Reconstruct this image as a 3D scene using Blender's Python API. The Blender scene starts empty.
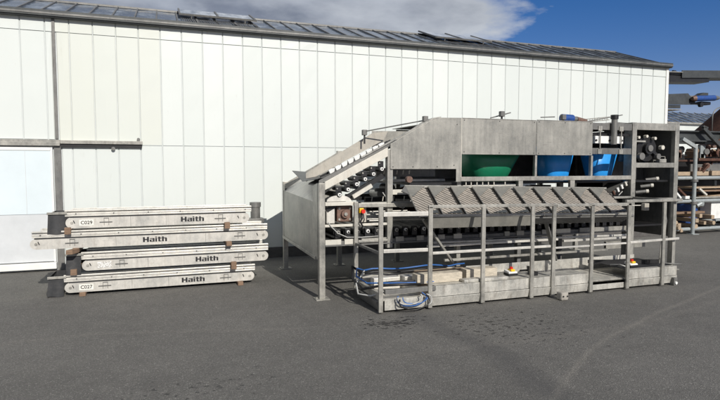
import bpy, bmesh, math, random
from mathutils import Vector, Matrix
random.seed(7)
S = bpy.context.scene
C = S.collection
# ------------------------------------------------------------------ camera
TH = math.radians(19.7); PITCH = math.atan(34/540)
cd = bpy.data.cameras.new('camera'); cam = bpy.data.objects.new('camera', cd); C.objects.link(cam)
cam.location = (0, 0, 1.65); cam.rotation_euler = (math.pi/2-PITCH, 0, -TH)
cd.lens = 27.0; cd.sensor_width = 36; cd.clip_end = 3000
S.camera = cam
S.render.resolution_x = 1024; S.render.resolution_y = 569
# ------------------------------------------------------------------ view
S.view_settings.view_transform = 'Standard'; S.view_settings.look = 'None'
S.view_settings.exposure = 0.0; S.view_settings.gamma = 1.0; S.view_settings.use_curve_mapping = False
# ------------------------------------------------------------------ sun + sky
SUNV = Vector((0.135, -1.0, 0.64)).normalized()
EL = math.asin(SUNV.z); AZ = math.atan2(SUNV.x, SUNV.y)
sl = bpy.data.lights.new('sun', 'SUN'); sl.energy = 4.35; sl.angle = math.radians(0.5); sl.color = (1.0, 0.955, 0.88)
so = bpy.data.objects.new('sun', sl); C.objects.link(so); so.rotation_euler = SUNV.to_track_quat('Z', 'Y').to_euler()
W = bpy.data.worlds.new('World'); S.world = W; W.use_nodes = True
nt = W.node_tree; nt.nodes.clear()
def N(t, typ, **kw):
    n = t.nodes.new(typ)
    for k, v in kw.items():
        if k.startswith('i_'): n.inputs[k[2:].replace('_', ' ')].default_value = v
        else: setattr(n, k, v)
    return n
def mth(t, op, a, b=None, c=None, clamp=False):
    n = t.nodes.new('ShaderNodeMath'); n.operation = op; n.use_clamp = clamp
    for i, x in enumerate((a, b, c)):
        if x is None: continue
        if isinstance(x, (int, float)): n.inputs[i].default_value = x
        else: t.links.new(x, n.inputs[i])
    return n.outputs[0]
def ramp(t, src, stops, interp='LINEAR'):
    n = t.nodes.new('ShaderNodeValToRGB'); e = n.color_ramp; e.interpolation = interp
    while len(e.elements) < len(stops): e.elements.new(0.5)
    for el, (p, c) in zip(e.elements, stops):
        el.position = p; el.color = (c, c, c, 1) if isinstance(c, (int, float)) else (*c, 1)
    t.links.new(src, n.inputs[0]); return n.outputs[0]
def mixc(t, f, a, b, mode='MIX'):
    n = t.nodes.new('ShaderNodeMix'); n.data_type = 'RGBA'; n.blend_type = mode; n.clamp_factor = True
    for i, x in ((0, f), (6, a), (7, b)):
        if isinstance(x, (int, float)): n.inputs[i].default_value = x if i == 0 else (x, x, x, 1)
        elif isinstance(x, tuple): n.inputs[i].default_value = (*x, 1)
        else: t.links.new(x, n.inputs[i])
    return n.outputs[2]
sky = N(nt, 'ShaderNodeTexSky', sky_type='NISHITA', sun_disc=False)
sky.sun_elevation = EL; sky.sun_rotation = AZ; sky.air_density = 1.0; sky.dust_density = 0.3; sky.ozone_density = 2.5; sky.altitude = 200
tc = N(nt, 'ShaderNodeTexCoord')
sep = N(nt, 'ShaderNodeSeparateXYZ'); nt.links.new(tc.outputs['Generated'], sep.inputs[0])
den = mth(nt, 'ADD', mth(nt, 'MAXIMUM', sep.outputs[2], 0.0), 0.16)
cx = mth(nt, 'DIVIDE', sep.outputs[0], den); cy = mth(nt, 'DIVIDE', sep.outputs[1], den)
cmb = N(nt, 'ShaderNodeCombineXYZ'); nt.links.new(cx, cmb.inputs[0]); nt.links.new(cy, cmb.inputs[1])
n1 = N(nt, 'ShaderNodeTexNoise'); n1.inputs['Scale'].default_value = 1.15; n1.inputs['Detail'].default_value = 9; n1.inputs['Roughness'].default_value = 0.58
nt.links.new(cmb.outputs[0], n1.inputs['Vector'])
# a cloud bank in the north-west, thinning out towards the east
azr = mth(nt, 'ARCTAN2', sep.outputs[0], sep.outputs[1])            # 0 = +Y, grows towards +X
bank = ramp(nt, mth(nt, 'MULTIPLY', mth(nt, 'ADD', azr, 0.6), 0.3), [(0.0, 1.0), (0.26, 0.95), (0.30, 0.72), (0.345, 0.56), (0.375, 0.34), (0.41, 0.14), (0.50, 0.12), (0.62, 0.40), (1.0, 0.45)])  # cover rising again behind the camera is unseen cloud added for neutral fill light
cov = mth(nt, 'ADD', mth(nt, 'MULTIPLY', mth(nt, 'SUBTRACT', n1.outputs[0], 0.5), 1.7), mth(nt, 'MULTIPLY', bank, 0.92))
mask = ramp(nt, cov, [(0.36, 0.0), (0.46, 0.5), (0.60, 1.0)])
n2 = N(nt, 'ShaderNodeTexNoise'); n2.inputs['Scale'].default_value = 2.1; n2.inputs['Detail'].default_value = 6
nt.links.new(cmb.outputs[0], n2.inputs['Vector'])
lit = ramp(nt, n2.outputs[0], [(0.36, (0.17, 0.195, 0.245)), (0.5, (0.26, 0.285, 0.335)), (0.64, (0.43, 0.46, 0.505))])
dark = mixc(nt, bank, lit, (0.78, 0.81, 0.88), 'MULTIPLY')
bg1 = N(nt, 'ShaderNodeBackground'); bg1.inputs[1].default_value = 0.085; 
hs = N(nt, 'ShaderNodeHueSaturation'); hs.inputs['Saturation'].default_value = 1.42; hs.inputs['Value'].default_value = 0.74
nt.links.new(sky.outputs[0], hs.inputs['Color']); nt.links.new(mixc(nt, 1.0, hs.outputs[0], (1.28, 0.98, 1.22), 'MULTIPLY'), bg1.inputs[0])
thin = ramp(nt, cov, [(0.45, 1.0), (0.62, 0.75), (0.92, 0.0)])
dark = mixc(nt, mth(nt, 'MULTIPLY', thin, 0.8), dark, (0.50, 0.53, 0.575))
bg2 = N(nt, 'ShaderNodeBackground'); bg2.inputs[1].default_value = 1.18; nt.links.new(dark, bg2.inputs[0])
mx = N(nt, 'ShaderNodeMixShader'); nt.links.new(mask, mx.inputs[0]); nt.links.new(bg1.outputs[0], mx.inputs[1]); nt.links.new(bg2.outputs[0], mx.inputs[2])
wo = N(nt, 'ShaderNodeOutputWorld'); nt.links.new(mx.outputs[0], wo.inputs[0])

# ------------------------------------------------------------------ materials
def newmat(name):
    m = bpy.data.materials.new(name); m.use_nodes = True; t = m.node_tree
    b = t.nodes['Principled BSDF']; return m, t, b
def coords(t, kind='Object', scale=(1, 1, 1), geo=False):
    if geo: o = N(t, 'ShaderNodeNewGeometry').outputs['Position']
    else: o = N(t, 'ShaderNodeTexCoord').outputs[kind]
    mp = N(t, 'ShaderNodeMapping'); mp.inputs['Scale'].default_value = scale; t.links.new(o, mp.inputs[0]); return mp.outputs[0]
def noise(t, vec, scale, detail=4, rough=0.55):
    n = N(t, 'ShaderNodeTexNoise'); n.inputs['Scale'].default_value = scale; n.inputs['Detail'].default_value = detail; n.inputs['Roughness'].default_value = rough
    t.links.new(vec, n.inputs['Vector']); return n.outputs[0]
def bump(t, b, h, dist=0.002, strength=0.5):
    n = N(t, 'ShaderNodeBump'); n.inputs['Distance'].default_value = dist; n.inputs['Strength'].default_value = strength
    t.links.new(h, n.inputs['Height']); t.links.new(n.outputs[0], b.inputs['Normal'])
def steel(name, lo, hi, tint=(1, 0.985, 0.95), metal=0.35, rough=0.45, dirt=0.5, dirtcol=(0.16, 0.13, 0.10), rust=0.0, streak=0.22):
    m, t, b = newmat(name)
    p = coords(t, geo=True)
    big = noise(t, p, 2.6, 5, 0.6)
    st = noise(t, coords(t, geo=True, scale=(11, 11, 1.1)), 1.6, 5, 0.65); md = noise(t, p, 11, 6, 0.65)
    v = N(t, 'ShaderNodeTexVoronoi'); v.inputs['Scale'].default_value = 70; t.links.new(p, v.inputs['Vector'])
    sp = mth(t, 'MULTIPLY', v.outputs['Color'], 0.10)
    f = mth(t, 'ADD', mth(t, 'ADD', mth(t, 'MULTIPLY', big, 0.75), mth(t, 'ADD', mth(t, 'MULTIPLY', st, streak), mth(t, 'MULTIPLY', md, 0.68-streak))), mth(t, 'SUBTRACT', sp, 0.27), clamp=True)
    base = ramp(t, f, [(0.25, tuple(lo*c*k for c, k in zip(tint, (0.96, 1.0, 1.04)))), (0.45, tuple((lo+hi)*.5*c*k for c, k in zip(tint, (0.99, 1.0, 1.01)))), (0.66, tuple(hi*c for c in tint))])
    d = ramp(t, noise(t, coords(t, geo=True, scale=(9, 9, 2.0)), 2.3, 7, 0.72), [(0.52, 0.0), (0.72, 1.0)])
    col = mixc(t, mth(t, 'MULTIPLY', d, dirt), base, dirtcol)
    if rust:
        r = ramp(t, noise(t, p, 17, 6, 0.7), [(0.63, 0.0), (0.72, 1.0)])
        col = mixc(t, mth(t, 'MULTIPLY', r, rust), col, (0.16, 0.065, 0.03))
    mpn = N(t, 'ShaderNodeMapping'); mpn.inputs['Rotation'].default_value = (0, 0.7, 0); mpn.inputs['Scale'].default_value = (1.2, 1.2, 26); t.links.new(p, mpn.inputs[0])
    scr = ramp(t, noise(t, mpn.outputs[0], 1.9, 3, 0.5), [(0.735, 0.0), (0.75, 1.0)])
    col = mixc(t, mth(t, 'MULTIPLY', scr, 0.5), col, tuple(lo*.55*c for c in tint))
    t.links.new(col, b.inputs['Base Color'])
    b.inputs['Metallic'].default_value = metal
    t.links.new(mth(t, 'ADD', mth(t, 'MULTIPLY', st, 0.25), rough-0.12), b.inputs['Roughness'])
    bump(t, b, mth(t, 'ADD', mth(t, 'MULTIPLY', big, 3.0), mth(t, 'ADD', md, sp)), 0.0018, 0.4)
    return m
def plain(name, col, rough=0.6, metal=0.0, var=0.25, scale=9, dirt=0.25, dirtcol=(0.08, 0.07, 0.06), b_=0.001):
    m, t, b = newmat(name)
    p = coords(t, geo=True); n = noise(t, p, scale, 6, 0.65)
    base = ramp(t, n, [(0.3, tuple(c*(1-var) for c in col)), (0.7, tuple(min(1, c*(1+var)) for c in col))])
    d = ramp(t, noise(t, p, scale*0.45, 7, 0.72), [(0.5, 0.0), (0.75, 1.0)])
    t.links.new(mixc(t, mth(t, 'MULTIPLY', d, dirt), base, dirtcol), b.inputs['Base Color'])
    b.inputs['Roughness'].default_value = rough; b.inputs['Metallic'].default_value = metal
    bump(t, b, n, b_, 0.4); return m
M = {}
M['panel'] = steel('galvanised_sheet', 0.19, 0.42, (1, 0.965, 0.86), 0.32, 0.42, 0.25, (0.20, 0.19, 0.165), 0.15, 0.45)
M['frame'] = steel('galvanised_frame', 0.18, 0.50, (1, 0.965, 0.86), 0.38, 0.4, 0.5, (0.15, 0.13, 0.11), 0.35)
M['gusset'] = steel('olive_grey_sheet', 0.15, 0.26, (1, 0.965, 0.85), 0.2, 0.55, 0.3)
M['framed'] = steel('dull_grey_steel', 0.11, 0.22, (1, 0.98, 0.92), 0.3, 0.5, 0.5, (0.07, 0.06, 0.05), 0.3)
M['traymat'] = steel('tan_ribbed_sheet', 0.24, 0.44, (1, 0.89, 0.75), 0.1, 0.6, 0.4, (0.15, 0.12, 0.09))
M['traydark'] = steel('dark_backing_sheet', 0.10, 0.18, (1, 0.92, 0.82), 0.1, 0.7, 0.4, (0.05, 0.04, 0.03))
M['cream'] = steel('pale_steel', 0.52, 0.66, (1, 0.95, 0.83), 0.1, 0.5, 0.35, (0.28, 0.21, 0.14), 0.4)
M['tan'] = steel('weathered_tan_sheet', 0.33, 0.48, (1, 0.93, 0.80), 0.15, 0.55, 0.35, (0.2, 0.15, 0.1))
M['stain'] = steel('brushed_stainless', 0.46, 0.78, (1, 0.96, 0.87), 0.35, 0.38, 0.30, (0.27, 0.22, 0.17), 0.25)
M['deck'] = steel('scuffed_galvanised', 0.24, 0.68, (1, 0.965, 0.865), 0.28, 0.45, 0.55, (0.17, 0.14, 0.11), 0.25)
M['whitebr'] = plain('white_plastic', (0.75, 0.75, 0.72), 0.4, 0, 0.08, 12, 0.2)
M['white'] = plain('white_paint', (0.78, 0.78, 0.75), 0.45, 0, 0.06, 5, 0.25, (0.4, 0.36, 0.3))
M['rubber'] = plain('black_rubber', (0.024, 0.025, 0.027), 0.55, 0, 0.3, 14, 0.5, (0.09, 0.085, 0.08))
M['black'] = plain('shade_black', (0.012, 0.012, 0.013), 0.45, 0, 0.3, 10, 0.3, (0.05, 0.045, 0.04))
M['darkflap'] = plain('dark_grey_shade', (0.055, 0.06, 0.06), 0.5, 0.2, 0.3, 10, 0.4)
M['green'] = plain('green_plastic', (0.008, 0.175, 0.085), 0.38, 0, 0.12, 6, 0.15)
M['blue'] = plain('blue_plastic', (0.025, 0.31, 0.80), 0.35, 0, 0.10, 6, 0.2, (0.05, 0.2, 0.45))
M['bluebelt'] = plain('blue_belt', (0.015, 0.09, 0.22), 0.5, 0, 0.2, 8, 0.3)
M['bluepaint'] = plain('blue_paint', (0.02, 0.07, 0.26), 0.4, 0, 0.2, 20, 0.3)
M['hose'] = plain('blue_hose', (0.03, 0.12, 0.36), 0.4, 0, 0.1, 20, 0.2)
M['greyhose'] = plain('grey_hose', (0.45, 0.45, 0.43), 0.45, 0, 0.1, 20, 0.3)
M['rust'] = plain('rusty_steel', (0.085, 0.038, 0.024), 0.8, 0.1, 0.45, 12, 0.5, (0.04, 0.02, 0.015))
M['brown'] = plain('brown_gear_case', (0.17, 0.10, 0.075), 0.6, 0.1, 0.4, 20, 0.5)
M['yellow'] = plain('yellow_plastic', (0.85, 0.52, 0.02), 0.4, 0, 0.05, 20, 0.1)
M['red'] = plain('red_plastic', (0.65, 0.03, 0.015), 0.35, 0, 0.05, 20, 0.1)
M['concrete'] = plain('concrete', (0.34, 0.32, 0.28), 0.85, 0, 0.25, 18, 0.4, (0.15, 0.13, 0.11), 0.004)
M['plinth'] = plain('dark_plinth', (0.09, 0.085, 0.08), 0.85, 0, 0.25, 8, 0.4, (0.04, 0.04, 0.035), 0.003)
M['sticker'] = plain('white_sticker', (0.78, 0.77, 0.70), 0.5, 0, 0.06, 30, 0.15, (0.4, 0.36, 0.3))
M['ink'] = plain('black_ink', (0.012, 0.012, 0.014), 0.5, 0, 0.2, 30, 0.1)
m, t, b = newmat('slot_shade_black'); b.inputs['Base Color'].default_value = (0.02, 0.017, 0.014, 1); b.inputs['Roughness'].default_value = 0.85; M['slotshade'] = m  # black that paints the shade in the slots between tray bays
M['pipe'] = steel('painted_rack_pipe', 0.30, 0.42, (0.92, 0.99, 0.98), 0.2, 0.45, 0.45, (0.12, 0.10, 0.08), 0.3)
M['beamg'] = steel('grey_green_beam', 0.035, 0.075, (0.92, 1.0, 1.0), 0.1, 0.5, 0.4, (0.03, 0.03, 0.03), 0.2)
M['joint'] = plain('grey_joint_backing', (0.57, 0.60, 0.60), 0.6, 0, 0.1, 6, 0.15, (0.25, 0.25, 0.25))
M['doorw'] = plain('door_white_sheet', (0.66, 0.735, 0.76), 0.4, 0, 0.04, 1.5, 0.1, (0.4, 0.45, 0.47))
M['doorg'] = plain('door_grey_sheet', (0.60, 0.62, 0.63), 0.45, 0, 0.06, 3, 0.2, (0.3, 0.33, 0.35))
def wood(name, col):
    m, t, b = newmat(name)
    g = noise(t, coords(t, geo=True, scale=(3, 3, 30)), 4, 6, 0.7); p = coords(t, geo=True)
    base = ramp(t, g, [(0.3, tuple(c*0.6 for c in col)), (0.65, tuple(min(1, c*1.15) for c in col))])
    d = ramp(t, noise(t, p, 8, 6, 0.7), [(0.5, 0.0), (0.75, 1.0)])
    t.links.new(mixc(t, mth(t, 'MULTIPLY', d, 0.4), base, tuple(c*0.35 for c in col)), b.inputs['Base Color'])
    b.inputs['Roughness'].default_value = 0.8; bump(t, b, g, 0.002, 0.5); return m
M['wood'] = wood('weathered_timber', (0.24, 0.155, 0.10)); M['woodl'] = wood('light_timber', (0.42, 0.32, 0.22)); M['woodp'] = wood('pale_timber', (0.55, 0.49, 0.39))

m, t, b = newmat('scratched_sticker'); sc_ = ramp(t, noise(t, coords(t, geo=True), 55, 5, 0.8), [(0.48, 0.0), (0.53, 1.0)])
t.links.new(mixc(t, sc_, (0.40, 0.38, 0.34), (0.85, 0.85, 0.83)), b.inputs['Base Color']); b.inputs['Roughness'].default_value = 0.5; M['scratched'] = m
# wall sheets: cool white; the sheets between u=-1.55 and -0.1 are a yellower batch
m, t, b = newmat('white_wall_sheet')
p = coords(t, geo=True); sx = N(t, 'ShaderNodeSeparateXYZ'); t.links.new(p, sx.inputs[0])
yl = mth(t, 'MULTIPLY', mth(t, 'GREATER_THAN', sx.outputs[0], -1.585), mth(t, 'LESS_THAN', sx.outputs[0], -0.06))
up = mth(t, 'MULTIPLY', yl, mth(t, 'GREATER_THAN', sx.outputs[2], 2.0))
cell = mth(t, 'FLOOR', mth(t, 'DIVIDE', mth(t, 'ADD', sx.outputs[0], 0.053), 0.335))
wn = N(t, 'ShaderNodeTexWhiteNoise'); wn.noise_dimensions = '1D'; t.links.new(cell, wn.inputs['W'])
base = mixc(t, wn.outputs[0], (0.64, 0.675, 0.645), (0.69, 0.72, 0.69))
base = mixc(t, mth(t, 'MULTIPLY', up, mth(t, 'ADD', mth(t, 'MULTIPLY', wn.outputs[0], .5), .35)), base, (0.64, 0.645, 0.545))
fade = ramp(t, noise(t, coords(t, geo=True, scale=(1, 1, 0.45)), 0.8, 4, 0.6), [(0.3, 0.0), (0.7, 1.0)])
base = mixc(t, mth(t, 'MULTIPLY', fade, 0.4), base, (0.60, 0.64, 0.62))
drt = ramp(t, noise(t, coords(t, geo=True, scale=(16, 16, 2.2)), 1.3, 6, 0.75), [(0.63, 0.0), (0.76, 1.0)])
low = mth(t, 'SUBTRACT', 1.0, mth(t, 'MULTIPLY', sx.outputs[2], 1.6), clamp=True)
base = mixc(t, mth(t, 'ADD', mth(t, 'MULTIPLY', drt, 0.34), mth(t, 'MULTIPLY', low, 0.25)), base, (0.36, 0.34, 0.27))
t.links.new(base, b.inputs['Base Color']); b.inputs['Roughness'].default_value = 0.38
bump(t, b, noise(t, coords(t, geo=True, scale=(1, 1, 0.5)), 3.0, 3, 0.5), 0.006, 0.35)
M['wall'] = m
# roof glass with whitewash residue
m, t, b = newmat('roof_glass')
p = coords(t, geo=True)
ww = ramp(t, noise(t, coords(t, geo=True, scale=(1.6, 1, 1)), 2.2, 7, 0.7), [(0.44, 0.0), (0.66, 1.0)])
base = mixc(t, mth(t, 'MULTIPLY', ww, 0.55), (0.05, 0.07, 0.10), (0.42, 0.47, 0.53))
t.links.new(base, b.inputs['Base Color']); t.links.new(mth(t, 'ADD', mth(t, 'MULTIPLY', ww, 0.45), 0.12), b.inputs['Roughness'])
b.inputs['IOR'].default_value = 1.5
bump(t, b, noise(t, p, 3.5, 3, 0.5), 0.004, 0.4)
M['glass'] = m
m, t, b = newmat('frosted_vent_glass')
ww = ramp(t, noise(t, coords(t, geo=True, scale=(2.5, 1, 1)), 2.6, 7, 0.7), [(0.35, 0.0), (0.6, 1.0)])
t.links.new(mixc(t, ww, (0.16, 0.19, 0.23), (0.50, 0.53, 0.56)), b.inputs['Base Color']); b.inputs['Roughness'].default_value = 0.35
M['vglass'] = m

# asphalt
m, t, b = newmat('asphalt')
p = coords(t, geo=True); sx = N(t, 'ShaderNodeSeparateXYZ'); t.links.new(p, sx.inputs[0]); X, Y = sx.outputs[0], sx.outputs[1]
big = noise(t, p, 0.5, 6, 0.68); mid = noise(t, p, 4.5, 6, 0.75)
vo = N(t, 'ShaderNodeTexVoronoi'); vo.inputs['Scale'].default_value = 150; t.links.new(p, vo.inputs['Vector'])
vsep = N(t, 'ShaderNodeSeparateColor'); t.links.new(vo.outputs['Color'], vsep.inputs[0])
chip = ramp(t, vsep.outputs[0], [(0.0, 0.68), (0.6, 0.97), (0.86, 1.12), (0.97, 1.5), (1.0, 2.4)])
tone = mth(t, 'ADD', mth(t, 'MULTIPLY', big, 0.6), mth(t, 'MULTIPLY', mid, 0.4))
base = ramp(t, tone, [(0.30, (0.092, 0.088, 0.080)), (0.5, (0.128, 0.122, 0.110)), (0.72, (0.168, 0.160, 0.144))])
col = mixc(t, 1.0, base, chip, 'MULTIPLY')
def hyp(dx, dy): return mth(t, 'SQRT', mth(t, 'ADD', mth(t, 'MULTIPLY', dx, dx), mth(t, 'MULTIPLY', dy, dy)))
wob = mth(t, 'MULTIPLY', mth(t, 'SUBTRACT', noise(t, p, 1.6, 4, 0.6), 0.5), 0.16)
def arc(cx_, cy_, r, w):
    d = mth(t, 'ABSOLUTE', mth(t, 'ADD', mth(t, 'SUBTRACT', hyp(mth(t, 'SUBTRACT', X, cx_), mth(t, 'SUBTRACT', Y, cy_)), r), wob))
    return mth(t, 'SUBTRACT', 1.0, mth(t, 'DIVIDE', d, w), clamp=True)
def seg(ax, ay, bx, by, w, wobk=1.0):
    L = math.hypot(bx-ax, by-ay); ux, uy = (bx-ax)/L, (by-ay)/L
    rx = mth(t, 'SUBTRACT', X, ax); ry = mth(t, 'SUBTRACT', Y, ay)
    s = mth(t, 'ADD', mth(t, 'MULTIPLY', rx, ux), mth(t, 'MULTIPLY', ry, uy))
    n = mth(t, 'ADD', mth(t, 'SUBTRACT', mth(t, 'MULTIPLY', rx, -uy), mth(t, 'MULTIPLY', ry, -ux)), mth(t, 'MULTIPLY', wob, wobk))
    over = mth(t, 'MAXIMUM', mth(t, 'SUBTRACT', 0.0, s), mth(t, 'SUBTRACT', s, L)); over = mth(t, 'MAXIMUM', over, 0.0)
    d = hyp(n, over); return mth(t, 'SUBTRACT', 1.0, mth(t, 'DIVIDE', d, w), clamp=True)
worn = ramp(t, noise(t, p, 30, 4, 0.7), [(0.42, 0.0), (0.62, 1.0)])
worn2 = mth(t, 'ADD', mth(t, 'MULTIPLY', worn, 0.75), 0.25)
lines = arc(8.9, -0.9, 7.05, 0.045)
lines = mth(t, 'MAXIMUM', mth(t, 'MULTIPLY', lines, mth(t, 'GREATER_THAN', Y, 2.2)), 0.0)
for a in [(2.55, 3.05, 3.06, 3.45, .06), (3.06, 3.45, 3.55, 3.78, .05), (3.55, 3.78, 4.15, 4.09, .05), (4.15, 4.09, 5.23, 4.53, .05), (5.23, 4.53, 7.09, 5.20, .05), (7.09, 5.2, 9.5, 6.0, .06)]:
    lines = mth(t, 'MAXIMUM', mth(t, 'MULTIPLY', lines, 0.0) if a[0] == 2.55 else lines, seg(*a[:4], a[4], 0.35))
l2 = None
for a in [(1.7, 4.2, 3.6, 4.22), (3.6, 4.22, 4.6, 4.22), (4.6, 4.22, 6.4, 4.69), (-1.5, 5.75, -0.65, 5.8), (-0.65, 5.8, 1.2, 5.3), (-3.2, 7.3, -1.45, 7.72)]:
    q_ = seg(*a, 0.09, 0.8); l2 = q_ if l2 is None else mth(t, 'MAXIMUM', l2, q_)
col = mixc(t, mth(t, 'MULTIPLY', mth(t, 'MULTIPLY', lines, worn2), 0.30), col, (0.34, 0.31, 0.26))
col = mixc(t, mth(t, 'MULTIPLY', mth(t, 'MULTIPLY', l2, worn), 0.22), col, (0.30, 0.27, 0.23))
dk = None
for a in [(2.49, 5.6, 2.6, 4.83), (2.6, 4.83, 2.71, 3.95), (2.71, 3.95, 2.6, 3.0), (2.6, 3.0, 2.5, 2.0)]:
    q_ = seg(*a, 0.19, 1.0); dk = q_ if dk is None else mth(t, 'MAXIMUM', dk, q_)
col = mixc(t, mth(t, 'MULTIPLY', mth(t, 'POWER', dk, 0.7), 0.38), col, (0.042, 0.042, 0.044))
# wet blotches and oil spots in front of the platform
def blob(cx_, cy_, rx, ry): 
    a_ = mth(t, 'DIVIDE', mth(t, 'SUBTRACT', X, cx_), rx); b_ = mth(t, 'DIVIDE', mth(t, 'SUBTRACT', Y, cy_), ry)
    return mth(t, 'SUBTRACT', 1.0, hyp(a_, b_), clamp=True)
spn = noise(t, coords(t, geo=True, scale=(1, 1.5, 1)), 13, 3, 0.6)
reg = mth(t, 'MAXIMUM', mth(t, 'MAXIMUM', mth(t, 'MULTIPLY', blob(2.2, 5.15, 0.75, 0.42), 0.29), mth(t, 'MULTIPLY', blob(3.3, 4.7, 1.7, 1.3), 0.175)), mth(t, 'MULTIPLY', blob(0.2, 4.1, 1.3, 0.35), 0.17))
spots = ramp(t, mth(t, 'ADD', spn, reg), [(0.72, 0.0), (0.745, 1.0)])
col = mixc(t, mth(t, 'MULTIPLY', spots, 0.88), col, (0.018, 0.017, 0.016))
# dusty pale zone beneath and beside the stored machines
t.links.new(col, b.inputs['Base Color'])
t.links.new(mth(t, 'SUBTRACT', 0.88, mth(t, 'MULTIPLY', spots, 0.35)), b.inputs['Roughness'])
bump(t, b, mth(t, 'ADD', mth(t, 'MULTIPLY', vo.outputs['Distance'], 1.0), mth(t, 'MULTIPLY', mid, 0.5)), 0.004, 0.8)
M['asphalt'] = m

# ------------------------------------------------------------------ mesh builder
class MB:
    def __init__(s): s.v = []; s.f = []; s.sm = []
    def add(s, vs, fs, smooth=False):
        o = len(s.v); s.v += [Vector(x) for x in vs]; s.f += [tuple(i+o for i in f) for f in fs]; s.sm += [smooth]*len(fs); return s
    def hexa(s, p): return s.add(p, [(0, 3, 2, 1), (4, 5, 6, 7), (0, 1, 5, 4), (1, 2, 6, 5), (2, 3, 7, 6), (3, 0, 4, 7)])
    def box(s, u0, u1, v0, v1, h0, h1):
        return s.hexa([(u0, v0, h0), (u1, v0, h0), (u1, v1, h0), (u0, v1, h0), (u0, v0, h1), (u1, v0, h1), (u1, v1, h1), (u0, v1, h1)])
    def beam(s, a, b, w, h, up=(0, 0, 1)):
        a = Vector(a); b = Vector(b); d = (b-a).normalized(); upv = Vector(up)
        x = d.cross(upv)
        if x.length < 1e-4: x = d.cross(Vector((0, 1, 0)))
        x.normalize(); y = x.cross(d); x *= w/2; y *= h/2
        return s.hexa([a-x-y, a+x-y, b+x-y, b-x-y, a-x+y, a+x+y, b+x+y, b-x+y])
    def cyl(s, a, b, r, n=16, r2=None, cap=True):
        a = Vector(a); b = Vector(b); d = (b-a).normalized(); r2 = r if r2 is None else r2
        x = d.orthogonal().normalized(); y = d.cross(x); vs = []
        for k in range(n):
            c = math.cos(2*math.pi*k/n); q = math.sin(2*math.pi*k/n); vs.append(a+(x*c+y*q)*r)
        for k in range(n):
            c = math.cos(2*math.pi*k/n); q = math.sin(2*math.pi*k/n); vs.append(b+(x*c+y*q)*r2)
        s.add(vs, [(k, (k+1) % n, n+(k+1) % n, n+k) for k in range(n)], True)
        if cap: s.add(vs, [tuple(range(n))[::-1], tuple(range(n, 2*n))])
        return s
    def prism(s, pts, ext):
        n = len(pts); e = Vector(ext); pts = [Vector(p) for p in pts]; vs = pts+[p+e for p in pts]
        return s.add(vs, [tuple(range(n))[::-1], tuple(range(n, 2*n))]+[(k, (k+1) % n, n+(k+1) % n, n+k) for k in range(n)])
    def tube(s, pts, r, n=8):
        pts = [Vector(p) for p in pts]; rings = []; pd = None
        for i, p in enumerate(pts):
            d = (pts[min(i+1, len(pts)-1)]-pts[max(i-1, 0)]).normalized()
            x = d.orthogonal().normalized() if pd is None else (pd - d*pd.dot(d)).normalized()
            pd = x; y = d.cross(x)
            rings.append([p+(x*math.cos(2*math.pi*k/n)+y*math.sin(2*math.pi*k/n))*r for k in range(n)])
        vs = [q for g in rings for q in g]; fs = []
        for i in range(len(rings)-1):
            for k in range(n): fs.append((i*n+k, i*n+(k+1) % n, (i+1)*n+(k+1) % n, (i+1)*n+k))
        fs.append(tuple(range(n))[::-1]); fs.append(tuple(range((len(rings)-1)*n, len(rings)*n)))
        return s.add(vs, fs, True)
    def build(s, name, mat, parent=None, bev=0.0, loc=None):
        root = Vector((0, 0, 0))
        if parent is not None:
            root = Vector(parent['_o']) if '_o' in parent else Vector((0, 0, 0))
        elif loc is not None: root = Vector(loc)
        me = bpy.data.meshes.new(name); me.from_pydata([x-root for x in s.v], [], s.f)
        me.polygons.foreach_set('use_smooth', s.sm); me.materials.append(M[mat] if isinstance(mat, str) else mat)
        bm = bmesh.new(); bm.from_mesh(me); bmesh.ops.recalc_face_normals(bm, faces=bm.faces); bm.to_mesh(me); bm.free()
        o = bpy.data.objects.new(name, me); C.objects.link(o)
        if parent is not None: o.parent = parent
        else: o.location = root
        o['_o'] = tuple(root)
        if bev: 
            mo = o.modifiers.new('bevel', 'BEVEL'); mo.width = bev; mo.segments = 2; mo.limit_method = 'ANGLE'; mo.angle_limit = math.radians(50)
        return o
def tag(o, label, cat, group=None):
    o['label'] = label; o['category'] = cat
    if group: o['group'] = group
    return o
def thing(name, loc, label, cat, group=None):
    o = bpy.data.objects.new(name, None); C.objects.link(o); o.location = loc; o['_o'] = tuple(loc); o.empty_display_size = 0.2
    return tag(o, label, cat, group)
def struct(o): o['kind'] = 'structure'; return o
def shift(o, d, parent=None, name=None):
    c = o.copy(); C.objects.link(c); c.location = Vector(o.location)+Vector(d); c.parent = parent if parent is not None else o.parent; return c
def text_mesh(name, s, size, u, v, h, parent, mat, du=None, rot=0.0, offset=0.0, align='LEFT', sx=1.0):
    cu = bpy.data.curves.new(name, 'FONT'); cu.body = s; cu.size = size; cu.extrude = 0.0008; cu.offset = offset; cu.align_x = align
    tmp = bpy.data.objects.new(name+'_tmp', cu); C.objects.link(tmp); bpy.context.view_layer.update()
    me = bpy.data.meshes.new_from_object(tmp.evaluated_get(bpy.context.evaluated_depsgraph_get())); bpy.data.objects.remove(tmp)
    R = Matrix.Translation(Vector((u, v, h))-Vector(parent['_o'])) @ Matrix.Rotation(rot, 4, 'Y') @ Matrix.Rotation(math.pi/2, 4, 'X') @ Matrix.Diagonal((sx, 1, 1, 1))
    me.transform(R); me.materials.clear(); me.materials.append(M[mat]); me.name = name
    o = bpy.data.objects.new(name, me); C.objects.link(o); o.parent = parent; o['_o'] = parent['_o']; return o

# ================================================================== GROUND
g = MB(); g.add([(-900, -900, 0), (900, -900, 0), (900, 900, 0), (-900, 900, 0)], [(0, 1, 2, 3)])
struct(g.build('ground', 'asphalt'))

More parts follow.
